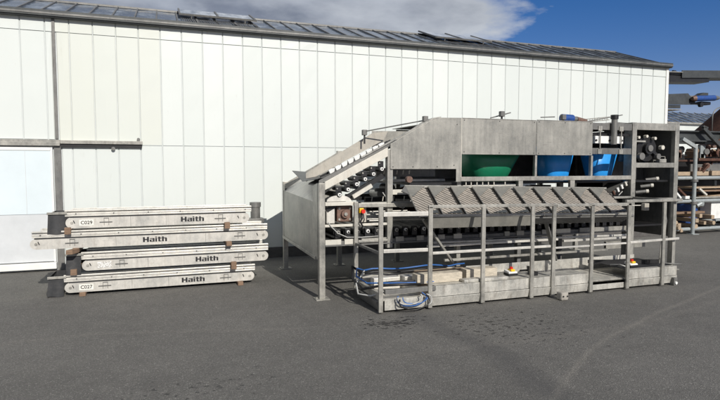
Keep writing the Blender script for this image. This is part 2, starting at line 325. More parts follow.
# ================================================================== GREENHOUSE BUILDING
bd = thing('greenhouse_building', (4.0, 9.65, 0), 'long white clad building with dark glass roof running behind the machines', 'building')
WV = 9.65; UR = 11.10; UL = -9.0
w = MB(); k0 = -0.053; pp = 0.335
seams = [k0+pp*k for k in range(-26, 34)]
seams = [s_ for s_ in seams if s_ < UR-0.1]+[UR-0.03]
def sheet(mb, a, b_, h0, h1, v=WV):      # one shallow-ribbed wall sheet with rolled edges
    gp = 0.0042; e = 0.009; dv = 0.010; rr = random.Random(round(a*977+h0*31)); n_ = max(2, int((h1-h0)/.28)); vs = []; fs = []
    for i in range(n_+1):
        h = h0+(h1-h0)*i/n_; j0 = rr.uniform(-.0022, .0022); j1 = rr.uniform(-.0022, .0022); bz = rr.uniform(-.002, .002)
        vs += [(a+gp+j0, v, h), (a+gp+e+j0, v-dv, h), ((a+b_)/2, v-dv+bz, h), (b_-gp-e+j1, v-dv, h), (b_-gp+j1, v, h)]
    for i in range(n_):
        for k in range(4): fs.append((i*5+k, i*5+k+1, i*5+k+6, i*5+k+5))
    m_ = n_*5; fs += [(0, 4, 3, 2, 1), (m_, m_+1, m_+2, m_+3, m_+4)]; mb.add(vs, fs)
for a, b_ in zip(seams[:-1], seams[1:]):
    if b_ < -1.5 or (a < -1.6 < b_):
        if a < -1.6 < b_:
            sheet(w, a, -1.63, 2.07, 3.725); sheet(w, -1.575, b_, 2.03, 3.725) if b_ > -1.56 else None
        else: sheet(w, a, b_, 2.07, 3.725)
    else: sheet(w, a, b_, 1.992, 3.725)
    if a > -1.5: sheet(w, a, b_, 0.19, 1.984)
    elif b_ > -1.56: sheet(w, -1.55, b_, 0.19, 1.984)
    sheet(w, a, b_, 3.735, 3.95, WV-0.004)
wl_ = w.build('wall', 'wall', bd)
MB().box(UL, UR-0.03, WV+0.002, WV+0.10, 0.0, 3.96).build('joint_backing', 'joint', wl_)
w = MB(); w.box(UR-0.03, UR+0.02, WV+0.02, WV+14, 0.0, 3.96); w.build('side_wall', 'wall', bd)
w = MB(); w.box(UR-0.045, UR+0.035, WV-0.03, WV+0.018, 0.0, 3.93); w.build('corner_trim', 'white', bd, 0.004)
w = MB(); w.box(-1.50, UR-0.05, WV-0.03, WV+0.002, 0.0, 0.185); w.build('plinth', 'plinth', bd, 0.004)
w = MB(); w.box(-1.63, -1.585, WV-0.03, WV+0.003, 2.075, 3.93); w.build('upper_post', 'framed', bd, 0.003)
w = MB(); w.box(-1.655, -1.555, WV-0.035, WV+0.003, 0.0, 1.962); w.build('door_post', 'framed', bd, 0.003)
w = MB(); w.box(UL, -1.56, WV-0.065, WV-0.012, 1.995, 2.06); w.box(UL, -1.56, WV-0.085, WV-0.067, 1.965, 2.02); w.build('door_track', 'frame', bd, 0.003)
w = MB(); w.box(-1.557, -0.36, WV-0.075, WV-0.012, 2.0, 2.055); w.build('rail_cover', 'frame', bd, 0.003)
w = MB(); w.box(-1.557, -0.37, WV-0.05, WV-0.012, 1.945, 1.995); w.build('track_shadow_strip', 'black', bd)  # black strip painted as the shadow below the rail cover
w = MB(); w.cyl((-0.42, WV-0.06, 2.085), (-0.42, WV-0.015, 2.085), 0.025, 10); w.cyl((-0.8, WV-0.06, 1.93), (-0.8, WV-0.045, 1.93), 0.03, 10); w.build('track_stop', 'framed', bd)
dr = MB(); dr.box(UL+0.1, -1.70, WV-0.05, WV-0.02, 0.90, 1.89); dr = dr.build('door', 'doorw', bd)
w = MB(); w.box(UL+0.1, -1.70, WV-0.052, WV-0.022, 0.15, 0.895); w.build('lower_panel', 'doorg', dr)
w = MB(); w.box(-1.70, -1.67, WV-0.062, WV-0.02, 0.14, 1.94); w.box(UL+.1, -1.702, WV-0.06, WV-0.021, 1.892, 1.94)
w.build('door_frame', 'white', dr, 0.003)
w = MB()
for u in (-2.05, -2.9, -3.7): w.box(u, u+0.006, WV-0.056, WV-0.051, 0.91, 1.88)
w.build('sheet_joint', 'doorg', dr)
w = MB(); w.box(UL+.1, -1.66, WV-0.11, WV-0.02, 0.035, 0.135); w.build('door_sill', 'white', dr, 0.006)
# gutter at the eaves
w = MB(); w.box(UL, UR+0.05, WV-0.10, WV+0.05, 3.955, 3.975); w.box(UL, UR+0.05, WV-0.12, WV-0.105, 3.945, 4.035); w.box(UL, UR+0.05, WV-0.10, WV-0.02, 3.93, 3.952)
w.build('gutter', 'beamg', bd, 0.003)
w = MB(); w.box(UL, UR+0.055, WV-0.127, WV-0.121, 3.972, 3.998); w.build('gutter_lip', 'framed', bd)
w = MB(); w.box(UL, UR+0.05, WV-0.104, WV+0.02, 3.978, 4.03); w.build('eaves_bar', 'black', bd)
# glass roof: bays of 1.5 m half width
EV = WV-0.02; EH = 4.02; RV = 11.10; RH = 4.57; UE = 10.95
def rp(u, s_, off=0.0):   # point on the front roof slope, s_ 0 at the eaves, 1 at the ridge
    nv = Vector((0, -(RH-EH), RV-EV)).normalized(); return Vector((u, EV+(RV-EV)*s_, EH+(RH-EH)*s_))+nv*off
w = MB()
panes = [UE-pp*k for k in range(0, 60)]
for a, b_ in zip(panes[1:], panes[:-1]):
    t0 = random.uniform(-.004, .004); t1 = random.uniform(-.004, .004)
    w.add([rp(a, 0, t0), rp(b_, 0, -t0), rp(b_, 1, t1), rp(a, 1, -t1)], [(0, 1, 2, 3)])
w.build('roof_glazing', 'glass', bd)
w = MB()
for u in panes: w.beam(rp(u, 0, 0.010), rp(u, 1, 0.010), 0.022, 0.028, up=(0, -0.4, 1))
w.build('glazing_bars', 'framed', bd)
w = MB(); w.box(-9.1, UE+0.02, RV-0.04, RV+0.04, RH-0.01, RH+0.030); w.build('roof_ridge', 'framed', bd, 0.005)
w = MB(); w.add([(-9.1, RV, RH), (UE, RV, RH), (UE, 2*RV-EV, EH), (-9.1, 2*RV-EV, EH)], [(0, 1, 2, 3)]); w.build('rear_roof_glazing', 'glass', bd)
w = MB(); w.add([(UE-.01, EV, EH), (UE-.01, RV, RH), (UE-.01, 2*RV-EV, EH)], [(0, 1, 2)]); w.build('roof_gable', 'wall', bd)
for (a, b_) in ((0.28, 1.62), (5.35, 6.68)):
    hi = 0.08
    vt = MB(); vt.add([rp(a, 1, .075), rp(b_, 1, .075), rp(b_, .42, .075), rp(a, .42, .075)], [(0, 1, 2, 3)]); vt = vt.build('roof_vent', 'vglass', bd)
    f_ = MB()
    for (c0, c1) in ((rp(a, 1, .08), rp(a, .42, hi+.0)), (rp(b_, 1, .08), rp(b_, .42, hi+.0)), (rp(a, .42, hi+.004), rp(b_, .42, hi+.004)), (rp((a+b_)/2, 1, .08), rp((a+b_)/2, .42, hi+.0))): f_.beam(c0, c1, .03, .03, up=(0, -.4, 1))
    f_.beam(rp(a+.2, .42, 0.0), rp(a+.2, .42, hi), .02, .02); f_.beam(rp(b_-.2, .42, 0.0), rp(b_-.2, .42, hi), .02, .02)
    f_.build('vent_frame', 'framed', vt)
    g_ = MB()
    for k in range(int((b_-a)/.035)): g_.beam(rp(a+.02+k*.035, .41, .02), rp(a+.035+k*.035, .05, .02+random.uniform(0, .03)), .012, .006, up=(0, -.4, 1))
    g_.build('insect_mesh', 'framed', vt)

# ================================================================== STACKED CONVEYORS
def conveyor(label, u0, u1, hb, hp, hr, ru0, ru1, logo_u, sticker=None, skirt=None, blue=False, tilt=0.0, v0=7.62, depth=0.52):
    """hb bottom of side plate, hp its top, hr top of the rail above it"""
    t_ = thing('belt_conveyor', ((u0+u1)/2, v0+depth/2, hb), label, 'conveyor', 'belt conveyors stacked on timber blocks')
    r = (hp-hb)/2; hc = (hp+hb)/2
    for side, vv in (('a', v0), ('b', v0+depth-0.004)):
        p_ = []
        for k in range(13): a_ = math.pi/2+math.pi*k/12; p_.append((u0+r+r*math.cos(a_), vv, hc+r*math.sin(a_)))
        for k in range(13): a_ = -math.pi/2+math.pi*k/12; p_.append((u1-r+r*math.cos(a_), vv, hc+r*math.sin(a_)))
        pl = MB().prism(p_, (0, 0.004, 0)).build('side_plate', 'stain', t_)
        if side == 'a':
            for uu in (u0+0.09, u1-0.16):
                MB().beam((uu, vv-0.004, hc+0.03), (uu+0.015, vv-0.004, hc-0.005), 0.008, 0.014, up=(0, 1, 0)).build('slot', 'ink', pl)
            b_ = MB()
            for uu in (u0+0.44, u1-0.42):
                for q_ in (0, 0.055): b_.box(uu+q_, uu+q_+0.005, vv-0.007, vv-0.001, hb+0.03, hp-0.015)
                b_.box(uu-0.05, uu+0.10, vv-0.012, vv-0.002, hc-0.004, hc+0.006); b_.box(uu, uu+0.06, vv-0.008, vv-0.001, hp-0.022, hp-0.016)
            b_.build('tension_bolt', 'framed', pl)
            b_ = MB()
            for uu in (u0+(u1-u0)*0.33, u0+(u1-u0)*0.52, u0+(u1-u0)*0.71): b_.box(uu, uu+0.003, vv-0.0015, vv+0.001, hb+0.004, hp-0.004)
            b_.build('joint_seam', 'framed', pl)
            b_ = MB(); 
            for uu in (u0+r, u1-r): b_.cyl((uu, vv-0.006, hc), (uu, vv, hc), 0.018, 12)
            b_.build('shaft_cap', 'frame', pl)
    for vv in (v0-0.012, v0+depth-0.03):
        rl = MB()
        rh = hr-hp
        rl.box(ru0, ru1, vv+0.008, vv+0.035, hp+0.010, hp+0.006+rh*0.20)
        rl.box(ru0, ru1, vv, vv+0.020, hp+0.012+rh*0.18, hp+rh*0.62)
        rl.box(ru0, ru1, vv+0.010, vv+0.032, hp+rh*0.64, hr-0.022)
        rl.box(ru0+(.02 if vv > v0 else 0), ru1, vv-0.004, vv+0.045, hr-0.020-(.012 if vv > v0 else 0), hr-(.012 if vv > v0 else 0))
        rl = rl.build('side_rail', 'stain', t_, 0.003)
        if vv < v0:
            b_ = MB(); n_ = int((ru1-ru0)/0.42)
            for k in range(n_+1):
                uu = ru0+0.12+k*0.42+random.uniform(-.03, .03)
                if uu < ru1-.04: b_.cyl((uu, vv-0.010, hp+rh*0.5), (uu, vv+0.001, hp+rh*0.5), 0.008, 8)
            b_.build('bolt_heads', 'framed', rl)
            b_ = MB(); b_.box(ru0+.004, ru1-.004, vv+0.004, vv+0.030, hr-0.0275, hr-0.0205); b_.build('lip_shadow_strip', 'rubber', rl)  # black strip stands in for the shadow line under the rail lip
    MB().box(max(ru0, u0+.05), min(ru1, u1-.05), v0-0.003, v0+0.003, hp-0.006, hp+0.010).build('shadow_gap_strip', 'rubber', t_)  # black strip stands in for the shadow between plate and rail
    bl = MB(); nseg = 10; n0 = r*0.86; pts = []
    for k in range(nseg+1): a_ = math.pi/2+math.pi*k/nseg; pts.append((u0+r+n0*math.cos(a_), hc+n0*math.sin(a_)))
    for k in range(nseg+1): a_ = -math.pi/2+math.pi*k/nseg; pts.append((u1-r+n0*math.cos(a_), hc+n0*math.sin(a_)))
    bl.prism([(a_, v0+0.012, h_) for a_, h_ in pts], (0, depth-0.03, 0)); bl.build('belt', 'bluebelt' if blue else 'whitebr', t_)
    if logo_u is not None:
        wpl = MB().box(logo_u-0.012, logo_u+0.36, v0-0.0022, v0-0.0004, hc-0.037, hc+0.045).build('logo_plate', 'stain', t_)
        lt = MB(); q0 = logo_u; cap = 0.066; zz = [v0-0.0030]
        def rc(x0, x1, y0, y1):
            zz[0] -= 0.00006; lt.box(q0+x0*cap*1.02, q0+x1*cap*1.02, zz[0], v0-0.0023, hc-0.030+y0*cap, hc-0.030+y1*cap)
        rc(0, .36, 0, 1); rc(.74, 1.10, 0, 1); rc(.3, .8, .38, .62); q0 += cap*1.24                              # H
        rc(.08, .9, .60, .76); rc(.58, .92, 0, .70); rc(0, .34, .06, .42); rc(.08, .7, 0, .12); rc(.08, .7, .33, .46); q0 += cap*1.06   # a
        rc(0, .34, 0, .76); rc(0, .34, .84, 1.02); q0 += cap*.50                                                 # i
        rc(.08, .42, .04, .98); rc(-.04, .66, .60, .76); rc(.14, .66, 0, .15); q0 += cap*.76                      # t
        rc(0, .35, 0, 1); rc(.3, .86, .60, .76); rc(.60, .95, 0, .68)                                            # h
        lt.build('lettering', 'ink', t_)
    if sticker:
        su, txt = sticker
        st_ = MB().box(su, su+0.165, v0-0.003, v0-0.0005, hc-0.040, hc+0.036).build('number_plate', 'sticker' if txt else 'scratched', t_)
        if txt: text_mesh('number', txt, 0.062, su+0.016, v0-0.004, hc-0.022, t_, 'ink', offset=0.001, sx=1.0)
    if skirt:
        a_, b2, hlo, hhi, flare = skirt
        sk = MB()
        n_ = 10
        # hanging rubber: front curtain (wavy hem), end curtain flared outwards, back curtain
        def curtain(p0, p1, q0, q1, wav, th=0.006):
            p0, p1, q0, q1 = map(Vector, (p0, p1, q0, q1)); vs = []; nrm = (p1-p0).cross(q0-p0).normalized(); fs = []
            for i in range(n_+1):
                for j in range(5):
                    s_ = i/n_; e = j/4; pnt = (p0*(1-s_)+p1*s_)*(1-e)+(q0*(1-s_)+q1*s_)*e
                    pnt = pnt+nrm*(wav*e*math.sin(s_*7.0+hb*9))+Vector((0, 0, wav*0.7*e*math.sin(s_*5+1))); vs.append(pnt)
            for i in range(n_):
                for j in range(4): fs.append((i*5+j, (i+1)*5+j, (i+1)*5+j+1, i*5+j+1))
            m_ = len(vs); vs += [x+nrm*th for x in vs[:m_]]; fs += [tuple(k+m_ for k in f)[::-1] for f in fs]
            sk.add(vs, fs, True)
        curtain((a_, v0-.005, hhi), (b2, v0-.008, hhi), (a_-flare*.35, v0-.03, hlo), (b2-.005, v0-.02, hlo), 0.007)
        curtain((a_, v0+depth, hhi), (a_, v0, hhi), (a_-flare*2.2, v0+depth*.9, hlo+.01), (a_-flare*.4, v0-.02, hlo), 0.008)
        curtain((b2, v0+depth, hhi+.0), (a_, v0+depth, hhi), (b2, v0+depth, hlo), (a_-flare, v0+depth, hlo), 0.006)
        sk.build('rubber_skirt', 'rubber', t_)
        bd_ = MB(); bd_.box(a_-.01, b2+.03, v0-0.026, v0-0.010, hhi-0.012, hhi+0.018); bd_.build('skirt_clamp', 'frame', t_, 0.002)
    return t_
conveyor('topmost pale steel conveyor of the stack with a C029 number plate', -1.21, 1.08, 0.862, 1.003, 1.095, -1.215, 1.11, 0.17, (-1.235+.18, 'C029'), (-1.40, -1.215, 0.80, 1.055, 0.035))
c2 = conveyor('second conveyor from the top, longest of the stack, round motor at its right end', -1.61, 1.34, 0.612, 0.745, 0.838, -1.585, 1.33, -0.31, None, None)
conveyor('third conveyor from the top with an unreadable scratched number and black rubber skirt', -1.04, 1.34, 0.312, 0.447, 0.553, -1.045, 1.34, 0.35, (-0.86, ''), (-1.215, -1.045, 0.27, 0.525, 0.02), blue=True)
conveyor('bottom conveyor of the stack with a C027 number plate and flared rubber skirt', -1.245, 1.14, 0.040, 0.170, 0.270, -1.25, 1.15, 0.165, (-1.08, 'C027'), (-1.42, -1.25, 0.008, 0.245, 0.05), blue=True)
mt = MB(); mt.cyl((1.262, 8.25, 0.86), (1.262, 8.25, 1.03), 0.072, 20); mt.cyl((1.262, 8.25, 1.03), (1.262, 8.25, 1.10), 0.084, 20); mt.box(1.15, 1.38, 8.16, 8.34, 0.80, 0.86)
mt.box(1.10, 1.36, 8.142, 8.16, 0.62, 0.86)
mt = mt.build('drive_motor', 'framed', c2, 0.006)
# sheet of blue belt standing behind and between the lowest conveyors
tag(MB().box(-0.95, 1.12, 7.80, 8.05, 0.275, 0.315).build('folded_belt', 'bluebelt', loc=(0.1, 7.92, 0.275), bev=0.006), 'flat blue belt lying between the two lowest conveyors', 'belt')
BK = [(-1.035, 0.0, 0.04, 7.54, 'left wooden block on the asphalt under the lowest conveyor', 0.0), (0.935, -0.0, 0.04, 7.50, 'right wooden block on the asphalt under the lowest conveyor', 0.0),
      (-1.13, 0.272, 0.345, 7.56, 'left wooden block between the lowest conveyor and the third from the top', 0.0), (0.85, 0.272, 0.312, 7.53, 'right wooden block between the lowest conveyor and the third from the top', 0.0),
      (-1.10, 0.555, 0.613, 7.45, 'left wooden block between the third and second conveyors, sticking out furthest', 0.35), (0.79, 0.555, 0.613, 7.52, 'right wooden block between the third and second conveyors from the top', 0.0),
      (-1.18, 0.84, 0.863, 7.55, 'left wooden block directly under the topmost conveyor', 0.0), (0.77, 0.84, 0.863, 7.53, 'right wooden block directly under the topmost conveyor', 0.0)]
for (u, a_, b_, vf, lab, rz) in BK:
    hh = max(b_-a_, 0.0); 
    if hh < 0.055: a2, b2 = (a_-0.045 if a_ > 0.2 else 0.0, b_+0.02 if a_ > 0.2 else b_+0.012)
    else: a2, b2 = a_, b_
    x = MB(); dx = math.tan(rz)*0.75
    # the front stub hangs proud of the side plates, the bearing part behind is as thick as the gap
    x.hexa([(u-.037-dx*.2, vf, a2), (u+.037-dx*.2, vf, a2), (u+.037, 7.585, a2), (u-.037, 7.585, a2), (u-.035-dx*.2, vf, b2), (u+.036-dx*.2, vf, b2-.003), (u+.037, 7.585, b2), (u-.037, 7.585, b2-.004)])
    x.box(u-.037, u+.037, 7.585, 8.12, a_, b_)
    tag(x.build('wooden_block', 'wood', bev=0.005, loc=(u, 7.8, a_)), lab, 'wooden block', 'timber blocks spacing the stacked conveyors')

# ================================================================== SORTING MACHINE
mc = thing('sorting_machine', (4.6, 7.4, 0), 'large galvanised steel sorting line with sloped infeed on the left and coloured tubs inside', 'machine')
FV = 6.35; BV = 8.57
def post(u, v, h0, h1, w_=0.075, mat='frame', foot=True, d_=0.075, nm='leg'):
    x = MB().box(u, u+w_, v, v+d_, h0, h1).build(nm, mat, mc, 0.004)
    if foot and h0 < 0.1:
        f = MB().box(u-0.05, u+w_+0.05, v-0.04, v+d_+0.05, 0.0, 0.012); f.cyl((u-.025, v+.04, .012), (u-.025, v+.04, .03), .012, 8); f.build('foot_plate', 'frame', x)
    return x
post(1.745, FV, 0.012, 1.44); post(1.745, BV-0.075, 0.012, 1.40)
post(2.65, FV+.012, 0.60, 1.86, nm='upright'); post(2.65, BV-0.075, 0.012, 1.9)
post(3.70, FV+.08, 0.012, 1.44, 0.06); post(3.70, BV-0.075, 0.012, 2.2)
post(4.64, FV+.02, 0.012, 1.44, 0.06, 'framed', False); post(5.58, FV+.3, 0.012, 1.44, 0.07, 'framed', False); post(5.58, BV-0.075, 0.012, 2.2)
post(6.66, FV, 0.012, 2.31, 0.085, 'frame', True, 0.16); post(6.66, BV-0.075, 0.012, 2.2)
post(7.53, FV, 0.012, 2.31, 0.085); post(7.53, BV-0.075, 0.012, 2.28)
# left end hood -------------------------------------------------
x = MB(); x.prism([(1.747, FV+.30, 0.50), (1.747, BV-.10, 0.52), (1.747, BV-.10, 1.26), (1.747, FV+.30, 1.20)], (0.006, 0, 0)); hood = x.build('hood', 'panel', mc)
MB().prism([(1.742, FV+.078, .49), (1.742, FV+.298, .49), (1.742, FV+.298, 1.40), (1.742, FV+.078, 1.44)], (0.01, 0, 0)).build('corner_panel', 'frame', mc)
MB().prism([(1.742, BV-.098, .52), (1.742, BV-.077, .52), (1.742, BV-.077, 1.36), (1.742, BV-.2, 1.36), (1.742, BV-.2, 1.262), (1.742, BV-.098, 1.262)], (0.006, 0, 0)).build('hood_edge', 'panel', hood)
MB().hexa([(1.75, FV+.30, 1.195), (2.05, FV+.30, 1.40), (2.05, BV-.14, 1.46), (1.75, BV-.14, 1.255), (1.745, FV+.30, 1.202), (2.045, FV+.30, 1.407), (2.045, BV-.14, 1.467), (1.745, BV-.14, 1.262)]).build('chute', 'stain', mc)
MB().prism([(1.75, BV-.13, 1.2), (2.3, BV-.13, 1.2), (2.3, BV-.13, 1.60), (1.84, BV-.13, 1.40), (1.75, BV-.13, 1.36)], (0, .006, 0)).build('chute_back_shade', 'darkflap', mc)  # dark sheet colour carries the shade on the chute's rear wall
MB().prism([(1.75, BV-.07, .52), (2.7, BV-.07, .60), (2.7, BV-.07, 1.9), (1.75, BV-.07, 1.36)], (0, 0.006, 0)).build('rear_hood_panel', 'panel', mc)
MB().beam((1.75, FV+.15, .50), (1.75, BV-.05, .52), 0.04, 0.04).build('hood_sill', 'frame', mc, 0.003)
MB().hexa([(1.60, FV+.25, 1.455), (1.88, FV+.22, 1.50), (2.12, 8.0, 1.545), (1.78, 8.0, 1.575), (1.60, FV+.25, 1.462), (1.88, FV+.22, 1.507), (2.12, 8.0, 1.552), (1.78, 8.0, 1.582)]).build('lip_flap', 'darkflap', mc)
# sloped infeed --------------------------------------------------
SL = 0.52
def ih(u): return 1.44+SL*(u-1.79)          # front beam top
x = MB(); x.prism([(1.82, FV, ih(1.82)-.10), (2.65, FV, ih(2.65)-.115), (2.65, FV, ih(2.65)), (1.82, FV, ih(1.82))], (0, .05, 0)); x.build('infeed_beam', 'cream', mc, 0.003)
x = MB(); x.prism([(1.75, FV+.02, ih(1.75)+.003), (2.71, FV+.02, ih(2.71)+.003), (2.71, FV+.02, 1.945), (1.75, FV+.02, 1.475)], (0, .006, 0)); x.build('infeed_side_plate', 'framed', mc)
x = MB(); x.prism([(2.3, FV-.004, ih(2.3)+.045), (3.29, FV-.004, 2.262), (3.40, FV-.004, 2.285), (3.40, FV-.004, 2.296), (3.28, FV-.004, 2.276), (2.3, FV-.004, ih(2.3)+.058)], (0, .05, 0)); x.build('top_flange', 'frame', mc)
x = MB(); x.prism([(1.745, 7.0, 1.44), (2.86, 7.0, 2.01), (2.92, 7.0, 2.137), (2.68, 7.0, 2.10), (1.745, 7.0, 1.557)], (0, .006, 0)); x.build('infeed_rear_plate', 'tan', mc)
x = MB(); x.prism([(2.70, 7.05, 1.9), (3.4, 7.05, 1.9), (3.54, 7.05, 2.33), (3.26, 7.05, 2.144), (2.70, 7.05, 2.137)], (0, .006, 0)); x.build('infeed_rear_sheet', 'panel', mc)
x = MB(); x.prism([(1.78, FV+.06, 1.40), (2.9, FV+.06, 1.98), (2.9, FV+.06, 2.0), (1.78, FV+.06, 1.42)], (0, .6, 0)); x.build('infeed_belt', 'rubber', mc)
MB().prism([(1.80, FV+.155, 1.50), (2.75, FV+.155, 1.965), (2.75, FV+.155, 1.995), (1.80, FV+.155, 1.53)], (0, .01, 0)).build('infeed_edge_strip', 'black', mc)
br = None
for k in range(9):
    u = 1.93+k*0.083; h = 1.605+(u-1.95)*0.494
    x = MB(); x.beam((u-.027, 6.455, h-.022), (u+.027, 6.455, h+.006), 0.04, 0.050, up=(-.45, 0, 1)); x.beam((u+.034, 6.455, h-.01), (u+.038, 6.455, h+.03), .010, .02)
    x.build('belt_cleat', 'whitebr', mc, 0.004)
for k in range(6):                                   # carrying rollers beneath the slope
    u = 2.02+k*0.113; h = 1.295+k*0.0635
    r_ = MB().cyl((u, FV+.06, h), (u, 7.0, h), 0.036, 16).build('infeed_roller', 'black', mc)
    MB().cyl((u, FV+.035, h), (u, FV+.06, h), 0.023, 14).build('bearing_cap', 'whitebr', r_)
    MB().cyl((u, FV+.028, h), (u, FV+.036, h), 0.009, 8).build('cap_bolt', 'ink', r_)
    MB().box(u-.045, u+.03, FV+.06, FV+.075, h+.02, h+.10).build('roller_bracket', 'black', r_, 0.003)
    MB().cyl((u-.03, FV+.045, h+.075), (u-.03, FV+.06, h+.075), 0.010, 10).build('bracket_bolt', 'frame', r_)
x = MB(); x.beam((1.86, FV+.10, 1.10), (2.62, FV+.10, 1.525), .05, .06); x.build('roller_rail', 'black', mc)
x = MB(); x.beam((2.19, FV+.03, 1.265), (2.44, FV+.03, 1.405), .035, .05); x.build('wooden_strip', 'cream', mc)
# side panels along the top --------------------------------------
MB().prism([(2.685, FV, 1.61), (3.635, FV, 1.61), (3.635, FV, 1.44), (3.71, FV, 1.44), (3.71, FV, 2.29), (3.40, FV, 2.283), (3.29, FV, 2.262), (2.685, FV, 1.93)], (0, .006, 0)).build('side_panel', 'panel', mc, 0.002)
MB().box(3.714, 4.906, FV, FV+.006, 1.805, 2.292).build('side_panel', 'panel', mc, 0.002)
MB().box(4.912, 5.90, FV, FV+.006, 1.805, 2.300).build('side_panel', 'panel', mc, 0.002)
for (u, a_, b_) in ((4.895, 1.50, 1.80), (5.885, 1.50, 1.80)): MB().box(u, u+.035, FV+.002, FV+.05, a_, b_).build('bin_divider', 'frame', mc, 0.002)
MB().box(3.712, 6.655, FV, FV+.06, 1.445, 1.505).build('bin_rail', 'frame', mc, 0.004)
for (u) in (4.05, 4.35, 5.3, 6.2): pass
x = MB()
for u in (3.8, 3.88, 3.97, 4.06, 4.15, 4.24, 4.42): x.box(u, u+.012, FV+.03, FV+.04, 1.385, 1.445)
x.box(3.76, 4.6, FV+.03, FV+.04, 1.375, 1.39); x.build('hanger_strips', 'cream', mc)
MB().box(4.63, 4.70, FV+.005, FV+.05, 1.36, 1.443).build('hanger_plate', 'frame', mc); MB().box(5.52, 5.60, FV+.005, FV+.05, 1.30, 1.443).build('hanger_plate', 'frame', mc)
MB().box(4.98, 5.30, 7.6, 7.62, 1.5, 1.66).build('inner_plate', 'panel', mc)
MB().box(3.65, 6.74, 6.46, BV-.02, 2.275, 2.285).build('interior_shade_cover', 'panel', mc)  # unseen cover added to keep the machine interior dark
MB().box(3.72, 7.60, BV-.02, BV-.012, 1.40, 2.27).build('rear_panel', 'framed', mc)
MB().box(3.0, 7.52, FV+.1, BV-.1, 1.40, 1.43).build('belt_deck', 'black', mc)
for vv in (7.3, 8.2): MB().box(2.7, 7.5, vv, vv+.06, 1.10, 1.20).build('inner_beam', 'black', mc)
for (a_, b_, lo_, hi_) in ((2.69, 3.63, 1.612, None), (3.72, 4.90, 1.807, 2.285), (4.918, 5.895, 1.807, 2.293)):
    MB().box(a_, b_, FV-.008, FV-.0002, lo_, lo_+.008).build('panel_fold', 'frame', mc)
    if hi_: MB().box(a_, b_, FV-.006, FV-.0002, hi_, hi_+.006).build('panel_fold', 'frame', mc)
MB().box(3.706, 3.713, FV-.003, FV+.008, 1.50, 2.286).build('weld_seam', 'cream', mc)
# tubs ------------------------------------------------------------
def tub(cu, cv, rt, rb, h0, h1, mat):
    x = MB(); n_ = 28; rings = []
    def ring(r, h, e=0.62): return [(cu+r*math.copysign(abs(math.cos(a))**e, math.cos(a)), cv+0.8*r*math.copysign(abs(math.sin(a))**e, math.sin(a)), h) for a in [2*math.pi*k/n_ for k in range(n_)]]
    prof = [(rb, h0), (rt, h1), (rt+.025, h1), (rt+.025, h1-.03), (rt-.012+.02, h1-.03)]
    prof = [(rb*.96, h0), (rb, h0+.01), (rt, h1), (rt-.012, h1), (rb-.012, h0+.02), (0.02, h0+.02)]
    vs = [p for r, h in prof for p in ring(r, h)]; fs = []
    for i in range(len(prof)-1):
        for k in range(n_): fs.append((i*n_+k, i*n_+(k+1) % n_, (i+1)*n_+(k+1) % n_, (i+1)*n_+k))
    fs.append(tuple(range(n_))[::-1]); x.add(vs, fs, True); return x.build('sorting_tub', mat, mc)
tub(4.44, 6.90, 0.53, 0.29, 1.46, 1.95, 'green'); tub(5.66, 6.90, 0.30, 0.21, 1.46, 1.95, 'blue'); tub(6.56, 6.92, 0.29, 0.18, 1.46, 1.93, 'blue')
# open bay between the panels and the right-hand box ---------------
MB().box(5.905, 6.655, FV+.01, FV+.03, 2.185, 2.285).build('bay_rail', 'framed', mc, 0.003)
MB().box(5.905, 6.655, FV+.05, FV+.07, 2.105, 2.135).build('bay_strip', 'black', mc)
MB().box(5.97, 6.50, FV+.02, FV+.09, 1.985, 2.095).build('junction_box', 'white', mc, 0.006)
MB().box(5.905, 6.655, FV+.01, FV+.03, 1.825, 1.915).build('lower_bay_rail', 'framed', mc, 0.003)
x = MB(); x.cyl((6.27, FV-.03, 1.97), (6.27, FV-.03, 2.40), 0.042, 18); x.build('bay_pipe', 'framed', mc)
x = MB(); x.cyl((6.27, FV-.03, 2.345), (6.27, FV-.03, 2.405), 0.056, 14); x.build('pipe_clamp', 'black', mc)
for u in (6.04, 6.44):
    x = MB(); x.cyl((u, FV+.0, 1.86), (u, FV+.0, 2.22), 0.008, 8)
    for h in (1.86, 2.20): x.box(u-.035, u+.035, FV-.004, FV+.01, h-.03, h+.04)
    x.build('bay_tie_rod', 'frame', mc)
x = MB()
for u, h in ((5.985, 2.03), (6.47, 2.03), (6.23, 2.03)): x.cyl((u, FV+.01, h), (u, FV+.022, h), .016, 10)
x.build('box_latches', 'ink', mc)
# right-hand box ----------------------------------------------------
MB().box(6.745, 7.53, FV+.003, FV+.075, 2.20, 2.308).build('box_header', 'frame', mc, 0.004)
MB().box(6.745, 7.53, FV+.003, FV+.075, 1.625, 1.70).build('box_shelf', 'frame', mc, 0.004)
MB().box(6.70, 7.53, FV+.003, FV+.06, 1.105, 1.15).build('box_sill', 'frame', mc, 0.004)
MB().box(6.745, 7.60, 7.0, 7.01, 1.15, 2.26).build('box_back_panel', 'framed', mc)
MB().box(6.745, 7.60, 7.6, 7.61, 0.52, 1.40).build('box_void_shade', 'black', mc)  # black panel put in as the shaded void low in the box
MB().box(7.60, 7.606, FV+.08, BV, 0.52, 2.28).build('box_side_panel', 'framed', mc)
MB().box(6.74, 7.62, FV+.08, BV, 2.29, 2.30).build('box_shade_cover', 'panel', mc)  # unseen top sheet added to darken the box
MB().box(6.70, 7.53, FV+.5, FV+.55, 0.30, 0.42).build('base_rail', 'frame', mc, 0.003)
MB().box(6.745, 7.55, BV-.06, BV-.02, 0.30, 0.48).build('base_rail', 'frame', mc, 0.003)
gw = MB()
